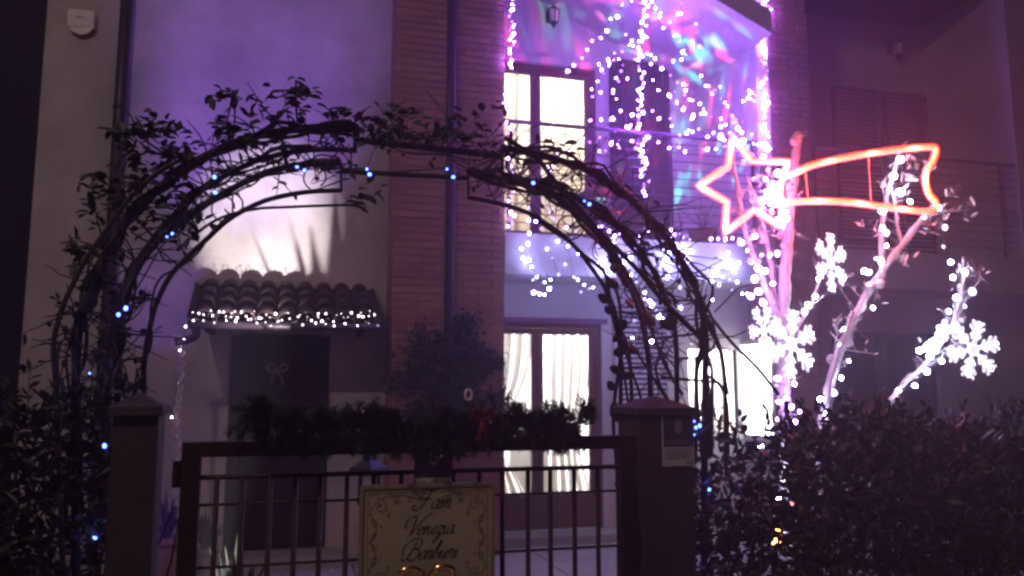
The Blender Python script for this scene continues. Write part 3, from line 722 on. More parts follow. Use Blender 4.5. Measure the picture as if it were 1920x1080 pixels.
# notice on right pillar
n0 = hit(1241, 776, YG - .025); n1 = hit(1302, 873, YG - .025); yn = YG - .027
t = thing('notice_plate', (n0.x, yn, n1.z), 'rectangular notice with a shield emblem on the right gate pillar', 'notice')
M().box((n0.x, yn, n1.z), (n1.x, yn + .006, n0.z)).build('plate', NOTICE_W, t)
zm = n0.z - (n0.z - n1.z) * .63; w_ = n1.x - n0.x
M().box((n0.x + .003, yn - .0012, zm), (n1.x - .003, yn - .0002, n0.z - .004)).build('dark_panel', NOTICE_D, t)
cx0, cz0 = (n0.x + n1.x) / 2, n0.z - .045
M().prism([(cx0 - .013, cz0 + .016), (cx0 + .013, cz0 + .016), (cx0 + .013, cz0 - .006), (cx0, cz0 - .02), (cx0 - .013, cz0 - .006)], yn - .0026, yn - .0013).build('emblem', GREYT, t)
M().prism([(cx0 - .010, cz0 + .018), (cx0 - .010, cz0 + .026), (cx0 - .005, cz0 + .021), (cx0, cz0 + .028), (cx0 + .005, cz0 + .021), (cx0 + .010, cz0 + .026), (cx0 + .010, cz0 + .018)], yn - .0026, yn - .0013).build('emblem', GREYT, t)
m = M()
for k in range(2): m.box((n0.x + .012, yn - .002, zm + .008 + k * .008), (n1.x - .012 - k * .01, yn - .0013, zm + .011 + k * .008))
m.build('print', GREYT, t)
m = M()
for k in range(4): m.box((n0.x + .008, yn - .0012, zm - .012 - k * .008), (n1.x - .010 - .012 * (k % 2), yn - .0002, zm - .010 - k * .008))
m.box((n1.x - .03, yn - .0012, n1.z + .006), (n1.x - .006, yn - .0002, n1.z + .013)).build('print', GREYT, t)

# ---- fir garland along the gate
gd_pts = cr([hit(a, b, YG - .03) for a, b in ((470, 770), (520, 800), (580, 812), (640, 800), (700, 800), (760, 810), (830, 815), (900, 805), (960, 800), (1010, 795), (1050, 800), (1100, 790))], 8)
gar = thing('fir_garland', gd_pts[0], 'thick dark artificial fir garland draped along the top of the gate', 'garland')
M().tube(gd_pts, .006, 5).build('wire', CABLE, gar)
def fir(m, base, d, L, n=46, nl=.036):
    d = d.normalized(); side = d.orthogonal().normalized()
    for k in range(n):
        u = k / n; p = base + d * (L * u); q = Quaternion(d, rnd.uniform(0, 2 * pi)) @ side
        v = (q * (1 - .35 * u) + d * .8).normalized(); x = v.cross(rv()).normalized() * .0016; i = len(m.v); e = p + v * nl * (1 - .5 * u)
        m.v += [tuple(p - x), tuple(p + x), tuple(e + x * .5), tuple(e - x * .5)]; m.f.append((i, i + 1, i + 2, i + 3))
    m.tube([base, base + d * L], .0018, 3)
m = M()
for i in range(330):
    u = rnd.random(); p = gd_pts[int(u * (len(gd_pts) - 1))] + Vector((0, rnd.uniform(-.01, .03), rnd.gauss(0, .010)))
    a = rnd.uniform(0, 2 * pi); d = Vector((cos(a) * .9, rnd.uniform(-.7, .7), sin(a)))
    fir(m, p, d, rnd.uniform(.04, .085))
for (px, py) in ((700, 765), (555, 765), (500, 750), (970, 758), (1050, 772), (1110, 765), (1050, 850), (800, 860), (860, 850), (520, 850), (490, 830), (650, 835), (830, 760), (740, 770), (600, 770)):
    e = hit(px, py, YG - .04)
    for k in range(5):
        near = min(gd_pts, key=lambda q: (q - e).length) + rv(.015); fir(m, near, e - near + rv(.02), (e - near).length, 60)
m.build('fir_sprigs', FIR, gar, kind='stuff')
rc = hit(905, 790, YG - .07)
for s in (-1, 1):
    M().tube(cr([rc + Vector((0, 0, .015)), rc + Vector((s * .02, -.01, .035)), rc + Vector((s * .024, 0, .008)), rc + Vector((0, 0, 0))], 5), .009, 6, flat=.35).build('ribbon_loop', REDR, gar, True)
    M().tube(cr([rc, rc + Vector((s * .006, -.008, -.03)), rc + Vector((s * .018, 0, -.055))], 5), .008, 6, flat=.35).build('ribbon_tail', REDR, gar, True)
bc = hit(878, 740, YG - .04)
M().tube([bc + Vector((.010 * cos(2 * pi * k / 14), 0, .015 * sin(2 * pi * k / 14))) for k in range(14)], .0035, 6, True).build('ring', CHROME, gar, True)
for (px, py) in ((681, 771), (920, 792), (1065, 790), (965, 818), (828, 855), (622, 1070)):
    M().ball(hit(px, py, YG - .07), .0035, 6, 4).build('bauble', CHROME, gar, True)

# ---- hedges
def hedge(x0, x1, y0, y1, ztop, n, label, dens, L=.05, W=.017):
    t = thing('hedge', ((x0 + x1) / 2, (y0 + y1) / 2, .12), label, 'hedge')
    st = M()
    for k in range(int((x1 - x0) * 30)):
        x = rnd.uniform(x0, x1); y = rnd.uniform(y0 + .05, y1); z = .12
        pts = [Vector((x, y, z))]; h = ztop(x) * rnd.uniform(.75, .98)
        for j in range(6): pts.append(pts[-1] + Vector((rnd.gauss(0, .03), rnd.gauss(0, .02), (h - .12) / 6)))
        st.tube(pts, [.007, .006, .005, .005, .004, .003, .002], 4)
    st.build('stems', CANE, t, kind='stuff')
    m = M(); k = 0
    while k < n:
        x = rnd.uniform(x0, x1); z = .15 + (ztop(x) - .15) * rnd.random() ** .7
        if rnd.random() > dens(x, z): continue
        y = y0 + (y1 - y0) * rnd.random() ** 1.3
        zz = z + rnd.gauss(0, .015)
        m.leaf((x, y, zz), Vector((rnd.gauss(0, 1), rnd.gauss(-.3, .8), rnd.gauss(.4, .8))), rv(), L * rnd.uniform(.45, 1.6), W * rnd.uniform(.6, 1.5)); k += 1
    for q in range(int((x1 - x0) * 90)):                      # stray shoots on top
        x = rnd.uniform(x0, x1)
        if rnd.random() > dens(x, ztop(x) - .05): continue
        y = rnd.uniform(y0, y1); b = Vector((x, y, ztop(x) - .03)); d = Vector((rnd.gauss(0, .35), rnd.gauss(0, .2), 1)).normalized(); ln = rnd.uniform(.03, .13)
        m.tube([b, b + d * ln], .0015, 3)
        for j in range(5): m.leaf(b + d * ln * (j + 1) / 5, (d + rv(.9)), rv(), L * .8, W)
    m.build('foliage', LEAFH, t, kind='stuff')
    return t
hx1 = XA(225, YG + .05, 900)
def lt(x):
    u = (x - (hx1 - .7)) / .7; return 1.5 - (.0 if u < 0 else 0) + .05 * sin(x * 9) + (.03 if u > .4 else -.02) - .03
hedge(hx1 - 1.6, hx1, YG + .02, YG + .40, lambda x: 1.48 + .04 * sin(x * 11) + .02 * sin(x * 31), 13000, 'dark narrow-leaved hedge left of the gate', lambda x, z: 1 if x < hx1 - .12 else .6)
rx0 = RP[1] + .0; 
def rd(x, z):
    u = (x - rx0) / .5
    if u < 1: return (.22 if z > 1.15 else .55) + .45 * u * u
    return 1
hedge(rx0, rx0 + 2.4, YG + .02, YG + .42, lambda x: 1.355 + .035 * sin(x * 7) + .02 * sin(x * 23), 21000, 'wide dark clipped hedge right of the gate, in front of the lit trees', rd, .048, .02)

# ================================================================== ROSE ARCH
YN, YS = 2.47, 2.90
arch = thing('rose_arch', (XA(740, YN, 900), (YN + YS) / 2, .12), 'dark wrought-iron garden arch with scrolled ladder hoops over the gate', 'garden arch')
NO = [(142,1080),(142,747),(145,653),(150,607),(167,553),(180,510),(210,455),(250,400),(300,350),(350,313),(400,285),(450,264),(500,251),(560,242),(620,237),(666,238)]
NI = [(205,1080),(205,747),(207,653),(215,600),(232,545),(255,495),(290,445),(330,400),(380,355),(430,325),(480,302),(540,286),(600,280),(666,282)]
SO = [(220,1080),(220,747),(223,653),(227,607),(237,560),(258,503),(287,462),(332,418),(376,388),(430,357),(480,331),(530,314),(585,307),(640,306)]
SI = [(270,1080),(270,743),(272,670),(280,620),(293,570),(317,521),(347,486),(388,448),(431,410),(487,380),(542,365),(587,359),(640,357)]
NOr = [(942,277),(990,285),(1042,298),(1093,316),(1132,337),(1171,365),(1210,402),(1249,446),(1276,485),(1300,530),(1317,587),(1324,650),(1322,717),(1320,1080)]
NIr = [(942,327),(990,338),(1040,352),(1090,375),(1135,402),(1175,438),(1205,475),(1228,515),(1248,555),(1262,600),(1268,650),(1269,741),(1269,1080)]
SOr = [(878,319),(912,327),(946,337),(990,347),(1021,360),(1057,381),(1101,417),(1132,455),(1158,495),(1180,535),(1202,590),(1213,650),(1220,741),(1222,1080)]
SIr = [(878,370),(912,376),(951,386),(990,399),(1026,420),(1067,451),(1104,495),(1136,543),(1156,596),(1163,668),(1164,813),(1164,1080)]
RL = {}
def rail(key, pts, Y, r):
    p = cr(P(pts, Y), 5)
    e = p[0] if pts[0][1] > 1000 else p[-1]
    g_ = Vector((e.x, Y, .12))
    if pts[0][1] > 1000: p = [g_] + p
    else: p = p + [g_]
    RL[key] = p; M().tube(p, r, 8).build('hoop_rail', ARCHM, arch, True)
for k, pts, Y, r in (('NO', NO, YN, .012), ('NI', NI, YN, .009), ('SO', SO, YS, .012), ('SI', SI, YS, .009), ('NOr', NOr, YN, .012), ('NIr', NIr, YN, .009), ('SOr', SOr, YS, .012), ('SIr', SIr, YS, .009)): rail(k, pts, Y, r)
for a, b, Y, r in (((666,262),(942,293),YN,.011), ((640,321),(878,334),YS,.010), ((666,236),(666,286),YN,.006), ((942,272),(942,330),YN,.006), ((640,306),(640,358),YS,.005), ((878,319),(878,372),YS,.005), ((905,322),(942,290),YS,.006)):
    M().tube([hit(*a, Y), hit(*b, Y)], r, 8).build('cross_bar', ARCHM, arch)
def near(key, z): return min(RL[key], key=lambda p: abs(p.z - z))
for o, i_ in (('NO', 'NI'), ('SO', 'SI'), ('NOr', 'NIr'), ('SOr', 'SIr')):
    for z in (.6, .95, 1.3, 1.6, 1.8):
        M().tube([near(o, z), near(i_, z)], .004, 5).build('rung', ARCHM, arch)
for a, b in (('NO', 'SO'), ('NOr', 'SOr')):
    for z in (.9, 1.35, 1.7, 2.0):
        M().tube([near(a, z), near(b, z)], .005, 5).build('spacer', ARCHM, arch)
def scroll(px, py, Y, rpx, a0=0, turns=.85, dirn=1):
    pts = [hit(px + rpx * (1 - .25 * k / 20) * cos(a0 + dirn * turns * 2 * pi * k / 20), py + rpx * (1 - .25 * k / 20) * sin(a0 + dirn * turns * 2 * pi * k / 20), Y) for k in range(21)]
    M().tube(pts, .0032, 5).build('scroll', ARCHM, arch, True)
for s in ((592, 332, YS, 24, 2), (436, 384, YS, 22, 3.6), (917, 350, YS, 22, 3), (420, 390, YS, 26, 1), (1075, 405, YS, 24, 0), (480, 280, YN, 20, 1), (618, 262, YN, 18, 2), (1072, 345, YN, 22, 4), (1068, 425, YN, 26, .3), (330, 375, YN, 20, 2), (238, 735, YS, 14, 3.3), (965, 310, YN, 18, 0), (320, 470, YS, 22, 1), (1130, 470, YS, 20, 2)): scroll(*s)
for p in ((592, 356, 640, 339, YS), (436, 362, 436, 408, YS)): M().tube([hit(p[0], p[1], p[4]), hit(p[2], p[3], p[4])], .003, 4).build('cross_bar', ARCHM, arch)

# ---- climbing roses
def cane_along(m, key, off, r, s0=0., s1=1., j=.02):
    pts = RL[key]; n = len(pts); out = []; o = Vector((0, 0, 0)); ph = rnd.uniform(0, 6)
    for i in range(int(n * s0), int(n * s1), 2):
        o = o * .86 + rv(j * .45); out.append(pts[i] + o + Vector((off * sin(i * .35 + ph), off * cos(i * .35 + ph), off * sin(i * .22 + ph) * .6)))
    if len(out) > 2: m.tube(cr(out, 3), r, 5)
    return out
def twig(m, p, d, L, lf=None, r=.0028, bend=.3, leaves=0, lfs=.04, lw=.6):
    pts = [p]; d = d.normalized()
    for k in range(5):
        d = (d + rv(bend)).normalized(); pts.append(pts[-1] + d * L / 5)
    m.tube(pts, [r, r * .9, r * .8, r * .7, r * .55, r * .4], 4)
    if lf:
        for k in range(leaves):
            q = pts[rnd.randint(1, 5)]; lf.leaf(q, d + rv(1.1), Vector((0, 0, 1)) + rv(.6), lfs * rnd.uniform(.6, 1.2), lfs * lw)
    return pts
RLK = {k: v for k, v in RL.items()}
lrose = thing('climbing_rose', (XA(190, YN, 900), YN, .12), 'leafy climbing rose over the left half and top of the arch', 'climbing plant')
cm = M(); lm = M()
for key, s0, s1, nn in (('NO', .05, 1, 5), ('NI', .05, .95, 3), ('SO', .1, 1, 4), ('SI', .1, .7, 1)):
    for q in range(nn): cane_along(cm, key, rnd.uniform(.006, .028), rnd.uniform(.003, .0070), s0, s1)
# traced canes
for pts, Y, r in (([(118,1080),(105,740),(100,650),(112,590),(135,535),(165,480),(200,430),(245,370),(300,320),(360,290)], YN - .05, .0075),
                  ([(135,780),(108,700),(112,640)], YN - .05, .004),
                  ([(330,470),(400,415),(470,393),(540,388),(620,385),(665,385),(690,398)], YS - .04, .0055),
                  ([(236,205),(262,240),(300,270)], YN, .002), ([(555,150),(555,200),(560,245)], YN, .0035), ([(440,180),(440,225),(430,270)], YN, .003),
                  ([(640,205),(645,240)], YN, .002), ([(270,262),(330,300),(400,320),(480,330),(560,320)], YN + .2, .004),
                  ([(700,262),(760,285),(830,290),(900,300),(945,275)], YN + .1, .003), ([(800,170),(835,215),(850,245)], YN + .1, .002)):
    cm.tube(cr(P(pts, Y), 5), r, 5)
allp = [p for k in ('NO', 'NI', 'SO') for p in RL[k] if p.z > 1.5]
for k in range(270):
    p = rnd.choice(allp) + rv(.02); side = Vector((rnd.gauss(0, 1), rnd.gauss(0, .8), rnd.gauss(.1, .8))); twig(cm, p, side, rnd.uniform(.06, .17), lm, leaves=rnd.choice((0, 0, 0, 2, 3)), lfs=.034)
for k in range(60):                                   # thorny twigs on top middle and flat top
    u = rnd.random(); p = hit(640 + 310 * u, 255 + 25 * u + rnd.gauss(0, 12), rnd.uniform(YN, YS)); twig(cm, p, Vector((rnd.gauss(0, 1), rnd.gauss(0, .5), rnd.uniform(-.3, .8))), rnd.uniform(.06, .18), lm, r=.002, leaves=rnd.choice((0, 2, 4)), lfs=.028)
def cluster(px, py, sx, sy, n, Y=YN, L=.045, shape=.6):
    for k in range(int(n * 1.05)):
        p = hit(px + rnd.gauss(0, sx), py + rnd.gauss(0, sy), Y + rnd.gauss(0, .03))
        lm.leaf(p, Vector((rnd.gauss(0, 1), rnd.gauss(0, .4), rnd.gauss(-.1, .35))), Vector((0, -.4, 1)) + rv(.6), L * rnd.uniform(.5, 1.1), L * shape)
for a in ((438, 182, 22, 8, 24), (440, 235, 22, 10, 24), (470, 215, 6, 4, 4), (430, 262, 24, 8, 14), (557, 175, 20, 10, 34), (555, 205, 10, 16, 26), (555, 232, 12, 10, 10), (640, 205, 14, 5, 12), (622, 222, 6, 6, 6), (505, 222, 16, 7, 9),
          (215, 243, 8, 3, 5), (280, 235, 18, 7, 16), (300, 245, 30, 12, 28), (260, 262, 26, 14, 34), (330, 285, 30, 16, 30), (350, 300, 30, 14, 26), (245, 290, 16, 18, 22), (275, 310, 16, 18, 16), (172, 335, 12, 7, 14), (170, 360, 12, 8, 14), (183, 395, 16, 8, 10),
          (150, 455, 14, 5, 9), (145, 470, 14, 6, 10), (150, 490, 10, 8, 10), (220, 370, 20, 22, 30), (300, 350, 30, 26, 40), (330, 400, 30, 25, 30), (690, 225, 24, 10, 18), (700, 250, 30, 14, 22), (742, 235, 20, 16, 26), (760, 215, 12, 10, 12), (800, 245, 26, 12, 20), (850, 235, 24, 14, 20), (895, 240, 22, 10, 14), (935, 200, 12, 6, 6), (680, 375, 12, 8, 10), (690, 350, 12, 10, 8), (910, 270, 26, 12, 14), (555, 152, 3, 6, 3)):
    cluster(*a)
cm.build('canes', CANE, lrose, True, kind='stuff'); lm.build('leaves', LEAFD, lrose, kind='stuff')

rrose = thing('climbing_rose', (XA(1290, YN, 900), YN, .12), 'bare tangled climbing rose over the right half of the arch', 'climbing plant')
cm = M(); lm = M()
for key, s0, s1, nn in (('NOr', 0, .97, 5), ('NIr', .1, .7, 3), ('SOr', 0, .7, 4), ('SIr', .35, .95, 1)):
    for q in range(nn): cane_along(cm, key, rnd.uniform(.006, .034), rnd.uniform(.004, .009), s0, s1)
for pts, Y, r in (([(945,258),(975,275),(1010,300),(1040,340),(1080,385),(1130,440),(1190,500),(1240,560),(1300,620),(1330,660)], YN - .02, .008),
                  ([(955,345),(1040,420),(1070,440)], YS, .0015), ([(1000,350),(1060,380),(1100,420),(1150,470),(1200,560),(1245,680),(1280,740)], YN + .1, .006),
                  ([(1318,580),(1345,640),(1358,700),(1360,800),(1362,900)], YN, .007), ([(1330,590),(1370,640),(1420,690),(1460,740)], YN, .0055),
                  ([(1340,585),(1365,560),(1385,540),(1412,534)], YN, .0025), ([(1330,635),(1375,630),(1400,620)], YN, .0025),
                  ([(1240,707),(1290,712),(1340,716)], YN, .006), ([(1320,700),(1360,740),(1365,860)], YN, .006), ([(1285,540),(1320,600),(1350,660),(1365,740)], YN, .005),
                  ([(1160,560),(1170,650),(1200,740),(1210,800)], YS, .005), ([(1245,640),(1230,700),(1260,760)], YN, .004), ([(1180,640),(1220,700),(1250,750)], YN, .004)):
    cm.tube(cr(P(pts, Y), 5), r, 6)
allp = [p for k in ('NOr', 'NIr', 'SOr') for p in RL[k] if p.z > 1.3]
for k in range(330):
    p = rnd.choice(allp) + rv(.02); twig(cm, p, Vector((rnd.gauss(0, 1), rnd.gauss(0, .8), rnd.gauss(0, .8))), rnd.uniform(.06, .2), lm, r=.0028, leaves=rnd.choice((0, 0, 0, 1)), lfs=.03)
for a in ((1060, 280, 8, 4, 5), (1045, 268, 10, 3, 4), (1085, 330, 10, 5, 6), (985, 300, 10, 8, 6), (1150, 350, 20, 10, 4)): cluster(*a)
cm.build('canes', CANE, rrose, True, kind='stuff'); lm.build('leaves', LEAFD, rrose, kind='stuff')

# large-leaved climber on the inner right foot of the arch
cl = thing('broad_leaved_climber', (XA(1160, YS - .05, 900), YS - .05, .12), 'climber with large oval leaves on the inner right leg of the arch', 'climbing plant')
m = M()
m.tube(cr(P([(1160,1080),(1158,900),(1150,780),(1165,650),(1160,560),(1140,520)], YS - .05), 6), .007, 6).tube(cr(P([(1162,1000),(1185,850),(1170,700),(1150,600),(1130,530)], YS - .05), 6), .005, 6)
m.build('stem', CANE, cl, True)
lme = M(); 
for a, b, h in ((0,0,0),(.2,.3,.08),(.5,.42,.12),(.8,.28,.08),(1,0,0),(.8,-.28,.08),(.5,-.42,.12),(.2,-.3,.08),(.5,0,0)): lme.v.append((b, h, a))
lme.f = [(i, (i + 1) % 8, 8) for i in range(8)]; lme = lme.mesh('leaf', LEAFD)
for (px, py, s, ang) in ((1135,530,.045,1.6),(1120,552,.05,2.0),(1145,512,.04,.6),(1160,545,.045,-.5),(1135,572,.035,2.6),(1150,665,.045,1.2),(1142,690,.045,1.7),(1138,715,.04,2.3),(1150,750,.075,2.8),(1175,660,.045,-.6),(1165,620,.04,.4),(1200,660,.04,-1.2),(1230,610,.05,-.8),(1250,620,.05,.6),(1235,600,.045,2),(1148,640,.035,1.0),(1185,700,.045,-1.8),(1150,820,.045,2.2),(1160,790,.04,.8),(1175,860,.04,-2),(1155,900,.04,2.5),(1190,575,.04,-.9),(1235,985,.03,1.2),(1160,960,.05,2),(1158,1010,.04,1.5),(1175,930,.04,-1)):
    put('leaf', lme, cl, hit(px, py, YS - .06 if px < 1195 else YN - .02), Quaternion((0, 1, 0), ang) @ Quaternion((0, 0, 1), rnd.uniform(-.6, .6)), (s * 1.15, s, s * 1.25))

# ================================================================== LIT TREES behind the right hedge
YT = 3.35
BAM = {}
for nm, mt in (('violet', E_PURPLE), ('lilac', E_LILAC), ('ice', E_ICE), ('white', E_WHITE), ('net', E_NET), ('blue', E_BLUE), ('amber', E_AMBER), ('red', E_RED)):
    BAM[nm] = []
    for k_, f_ in enumerate((1.0, 1.0, 2.0, .30, .03)):
        m2 = mt if f_ == 1 else mt.copy()
        if f_ != 1: m2.node_tree.nodes['Principled BSDF'].inputs['Emission Strength'].default_value *= f_
        BAM[nm].append(M().ball((0, 0, 0), 1, 8, 6, (1, 1, 1.25)).mesh('bulb', m2, True))
def string(label, pts, kind, r, group, cable=CABLE, cr_=.0022, jit=.42, cable_on=True, sagn=1):
    t = thing('string_lights', pts[0], label, 'string lights', group)
    if cable_on and len(pts) > 1:
        m = M(); q = [p + Vector((0, .006, .004)) for p in pts]; m.tube(q, cr_, 4); m.build('cable', cable, t)
    for p in pts:
        s = .78 * r * rnd.uniform(1 - jit, 1 + jit); put('bulb', rnd.choice(BAM[kind]) if kind not in ('blue', 'amber', 'red') else BAM[kind][0], t, p, Quaternion(rv().normalized(), rnd.uniform(0, 3)), (s, s, s))
    return t
def olive_leaf_mesh():
    m = M(); m.leaf((0, 0, 0), Vector((0, 0, 1)), Vector((0, 1, 0)), 1, .34); return m.mesh('leaf', LEAFO)
OLF = olive_leaf_mesh()
def lit_tree(label, limbs, leaves, root):
    t = thing('tree', root, label, 'tree', 'pruned pale trees wrapped in lights')
    for i, (pts, Y, r0, r1) in enumerate(limbs):
        p = cr(P(pts, Y), 6); n = len(p); p = [q + rv(.004) for q in p]
        M().tube(p, [.8 * (r0 + (r1 - r0) * k / (n - 1)) * rnd.uniform(.85, 1.18) for k in range(n)], 8).build('trunk' if i == 0 else 'limb', BARK, t, True)
    for (pts, Y, r0, r1) in limbs:
        tw = M(); p = cr(P(pts, Y), 6)
        for q in p[len(p) // 3:]:
            if rnd.random() < .55:
                e = twig(tw, q, Vector((rnd.gauss(.2, 1), rnd.gauss(0, .5), rnd.gauss(.5, .6))), rnd.uniform(.05, .16), r=.0028)
                for j in range(rnd.choice((0, 1, 3, 4))):
                    d = (Vector((rnd.gauss(.2, 1), rnd.gauss(0, .5), rnd.gauss(.4, .7)))).normalized(); L = rnd.uniform(.025, .045)
                    put('leaf', OLF, t, e[rnd.randint(2, 5)], d.to_track_quat('Z', 'Y') @ Quaternion((0, 0, 1), rnd.uniform(0, 6)), (L, L, L))
        for k in range(len(p) // 5): tw.ball(rnd.choice(p) + rv(r0 * .6), r0 * .75, 6, 4)
        tw.build('twigs', BARK, t, kind='stuff')
    for (px, py, n, s, L) in leaves:
        base = hit(px, py, YT)
        tm = M().tube([base, base + Vector((.02, 0, .05))], .0025, 4); 
        for k in range(n):
            q = hit(px + rnd.gauss(0, s), py + rnd.gauss(0, s * .8), YT + rnd.gauss(0, .03))
            d = Vector((rnd.gauss(.3, 1), rnd.gauss(0, .5), rnd.gauss(.5, .8))).normalized()
            put('leaf', OLF, t, q, d.to_track_quat('Z', 'Y') @ Quaternion((0, 0, 1), rnd.uniform(0, 6)), (L * 1.2, L, L * rnd.uniform(.8, 1.3)))
        if n: 
            for k in range(max(2, n // 3)):
                e = hit(px + rnd.gauss(0, s), py + rnd.gauss(0, s), YT); tm.tube([base, base.lerp(e, .5) + rv(.01), e], .0022, 4)
        tm.build('twigs', BARK, t, kind='stuff')
    return t
def groot(px, Y):
    p = hit(px, 1000, Y); p.z = 0.03; return p
lit_tree('pruned pale tree wrapped in lights, its tall bare limb rising beside the star', [
    ([(1475,1080),(1474,900),(1472,800),(1468,700),(1462,610)], YT, .042, .038), ([(1465,620),(1440,550),(1415,490),(1395,430),(1385,370),(1372,280)], YT, .026, .010),
    ([(1464,615),(1450,540),(1440,470),(1425,400),(1400,330)], YT + .05, .022, .010), ([(1467,620),(1472,520),(1478,430),(1486,350),(1490,300),(1497,262)], YT, .036, .022),
    ([(1470,680),(1500,610),(1525,560),(1545,500)], YT, .012, .006)],
    [(1380, 270, 10, 14, .05), (1440, 330, 10, 16, .045), (1420, 440, 8, 14, .045)], groot(1475, YT))
lit_tree('pruned pale tree wrapped in lights, leaning right under the comet tail', [
    ([(1530,1080),(1535,880),(1548,760),(1568,680),(1600,600),(1640,530),(1690,460),(1750,385)], YT, .036, .018), ([(1550,800),(1556,720),(1575,655),(1590,610),(1600,585)], YT - .06, .014, .012),
    ([(1655,520),(1652,440),(1662,370),(1690,280)], YT, .020, .010), ([(1590,610),(1572,625),(1563,600)], YT - .05, .010, .008), ([(1690,460),(1680,400),(1672,350)], YT + .04, .012, .007), ([(1720,420),(1760,400),(1810,395)], YT, .006, .003)],
    [(1700, 290, 9, 14, .05), (1780, 370, 6, 12, .055), (1810, 395, 5, 12, .055), (1770, 410, 6, 14, .05), (1690, 490, 10, 12, .042), (1640, 430, 8, 14, .042), (1740, 430, 7, 12, .045), (1640, 560, 5, 9, .04), (1690, 340, 5, 12, .045), (1720, 320, 5, 12, .045)], groot(1532, YT))
lit_tree('slender pale tree wrapped in lights, the rightmost with the round snowflake', [
    ([(1622,1080),(1636,860),(1655,780),(1690,725),(1730,690),(1760,650),(1785,610),(1800,560),(1808,510)], YT, .022, .010), ([(1785,610),(1815,560),(1840,520)], YT, .009, .004), ([(1735,690),(1770,665),(1800,640)], YT, .008, .006)],
    [(1810, 510, 8, 12, .045), (1835, 515, 7, 12, .042), (1800, 560, 6, 12, .04), (1770, 640, 6, 14, .04), (1745, 650, 5, 10, .035), (1795, 600, 5, 12, .035)], groot(1622, YT))

def ca(lst, ox, oy, s, Y, jy=.04): return [hit(ox + a / s, oy + b / s, Y + rnd.uniform(-jy, jy)) for a, b in lst]
S2 = ca([(720,300),(688,168),(667,220),(688,270),(632,330),(632,385),(645,400),(645,440),(628,490),(590,525),(575,520),(612,480),(602,637),(510,705),(500,755),(525,805),(502,858),(477,905),(435,925),(455,975)], 1280, 200, 1.6875, YT - .06)
string('string lights wound on the middle leaning tree under the comet tail', S2, 'white', .0155, 'light strings on the trees')
S2b = ca([(765,350),(830,382),(810,320),(825,443),(848,492)], 1280, 200, 1.6875, YT - .06); string('few bulbs at the leafy right tip of the middle leaning tree', S2b, 'white', .013, 'light strings on the trees')
S3 = ca([(893,522),(855,540),(917,585),(865,605),(893,632),(842,648),(830,680),(815,700),(832,705),(810,720),(790,745),(800,770),(775,760),(750,772),(760,768),(782,790),(820,806),(773,838),(735,883),(683,898)], 1280, 200, 1.6875, YT - .06)
string('dense string lights wound on the rightmost slender tree', S3, 'white', .0165, 'light strings on the trees')
S1 = ca([(163,45),(175,70),(120,95),(190,110),(240,120),(265,130),(255,160),(270,200),(300,210),(262,230),(320,230),(285,250),(305,270),(270,290),(295,300),(325,310),(280,330),(310,340),(300,360),(330,355),(262,350),(228,410),(185,430),(275,470),(250,470),(205,455),(300,465),(215,490),(240,512),(262,520),(285,560),(228,545),(240,585),(215,600),(255,620),(230,650)], 1280, 200, 1.6875, YT - .07)
string('very dense string lights over the tree limbs beside and below the star', S1, 'lilac', .0135, 'light strings on the trees')
S1b = ca([(300,860),(297,883),(353,877),(330,900),(305,935),(327,925),(345,950),(370,965),(355,998),(325,1010),(300,990)], 1280, 200, 1.6875, YT - .07)
string('string lights on the lower trunk of the left lit tree, just above the hedge', S1b, 'lilac', .013, 'light strings on the trees')
string('tight knot of bulbs where the comet head meets its tail', [hit(1448 + rnd.gauss(0, 14), 375 + rnd.gauss(0, 20), YT - .27) for _ in range(26)], 'lilac', .0135, 'light strings on the trees')
string('short run of bulbs on the branch under the upper snowflake', ca([(445,520),(430,545),(420,600),(398,628),(385,650)], 1280, 200, 1.6875, YT - .05), 'white', .014, 'light strings on the trees')
S4 = ca([(700,383),(745,330),(825,452),(897,487),(817,580),(792,657),(805,725),(822,705),(862,745),(862,825),(1013,655),(930,690)], 1180, 700, 2.842, YT - .1)
string('bulbs shining through the hedge below the left lit tree', S4, 'white', .0115, 'light strings on the trees')
string('amber bulbs glowing low inside the hedge', ca([(792,835),(800,860),(780,878),(795,905),(770,905),(885,1000)], 1180, 700, 2.842, YG + .3, .01), 'amber', .008, 'coloured bulbs in the hedge')
string('red bulbs glowing inside the hedge above the amber ones', ca([(788,812),(868,695),(915,710)], 1180, 700, 2.842, YG + .3, .01), 'red', .007, 'coloured bulbs in the hedge')

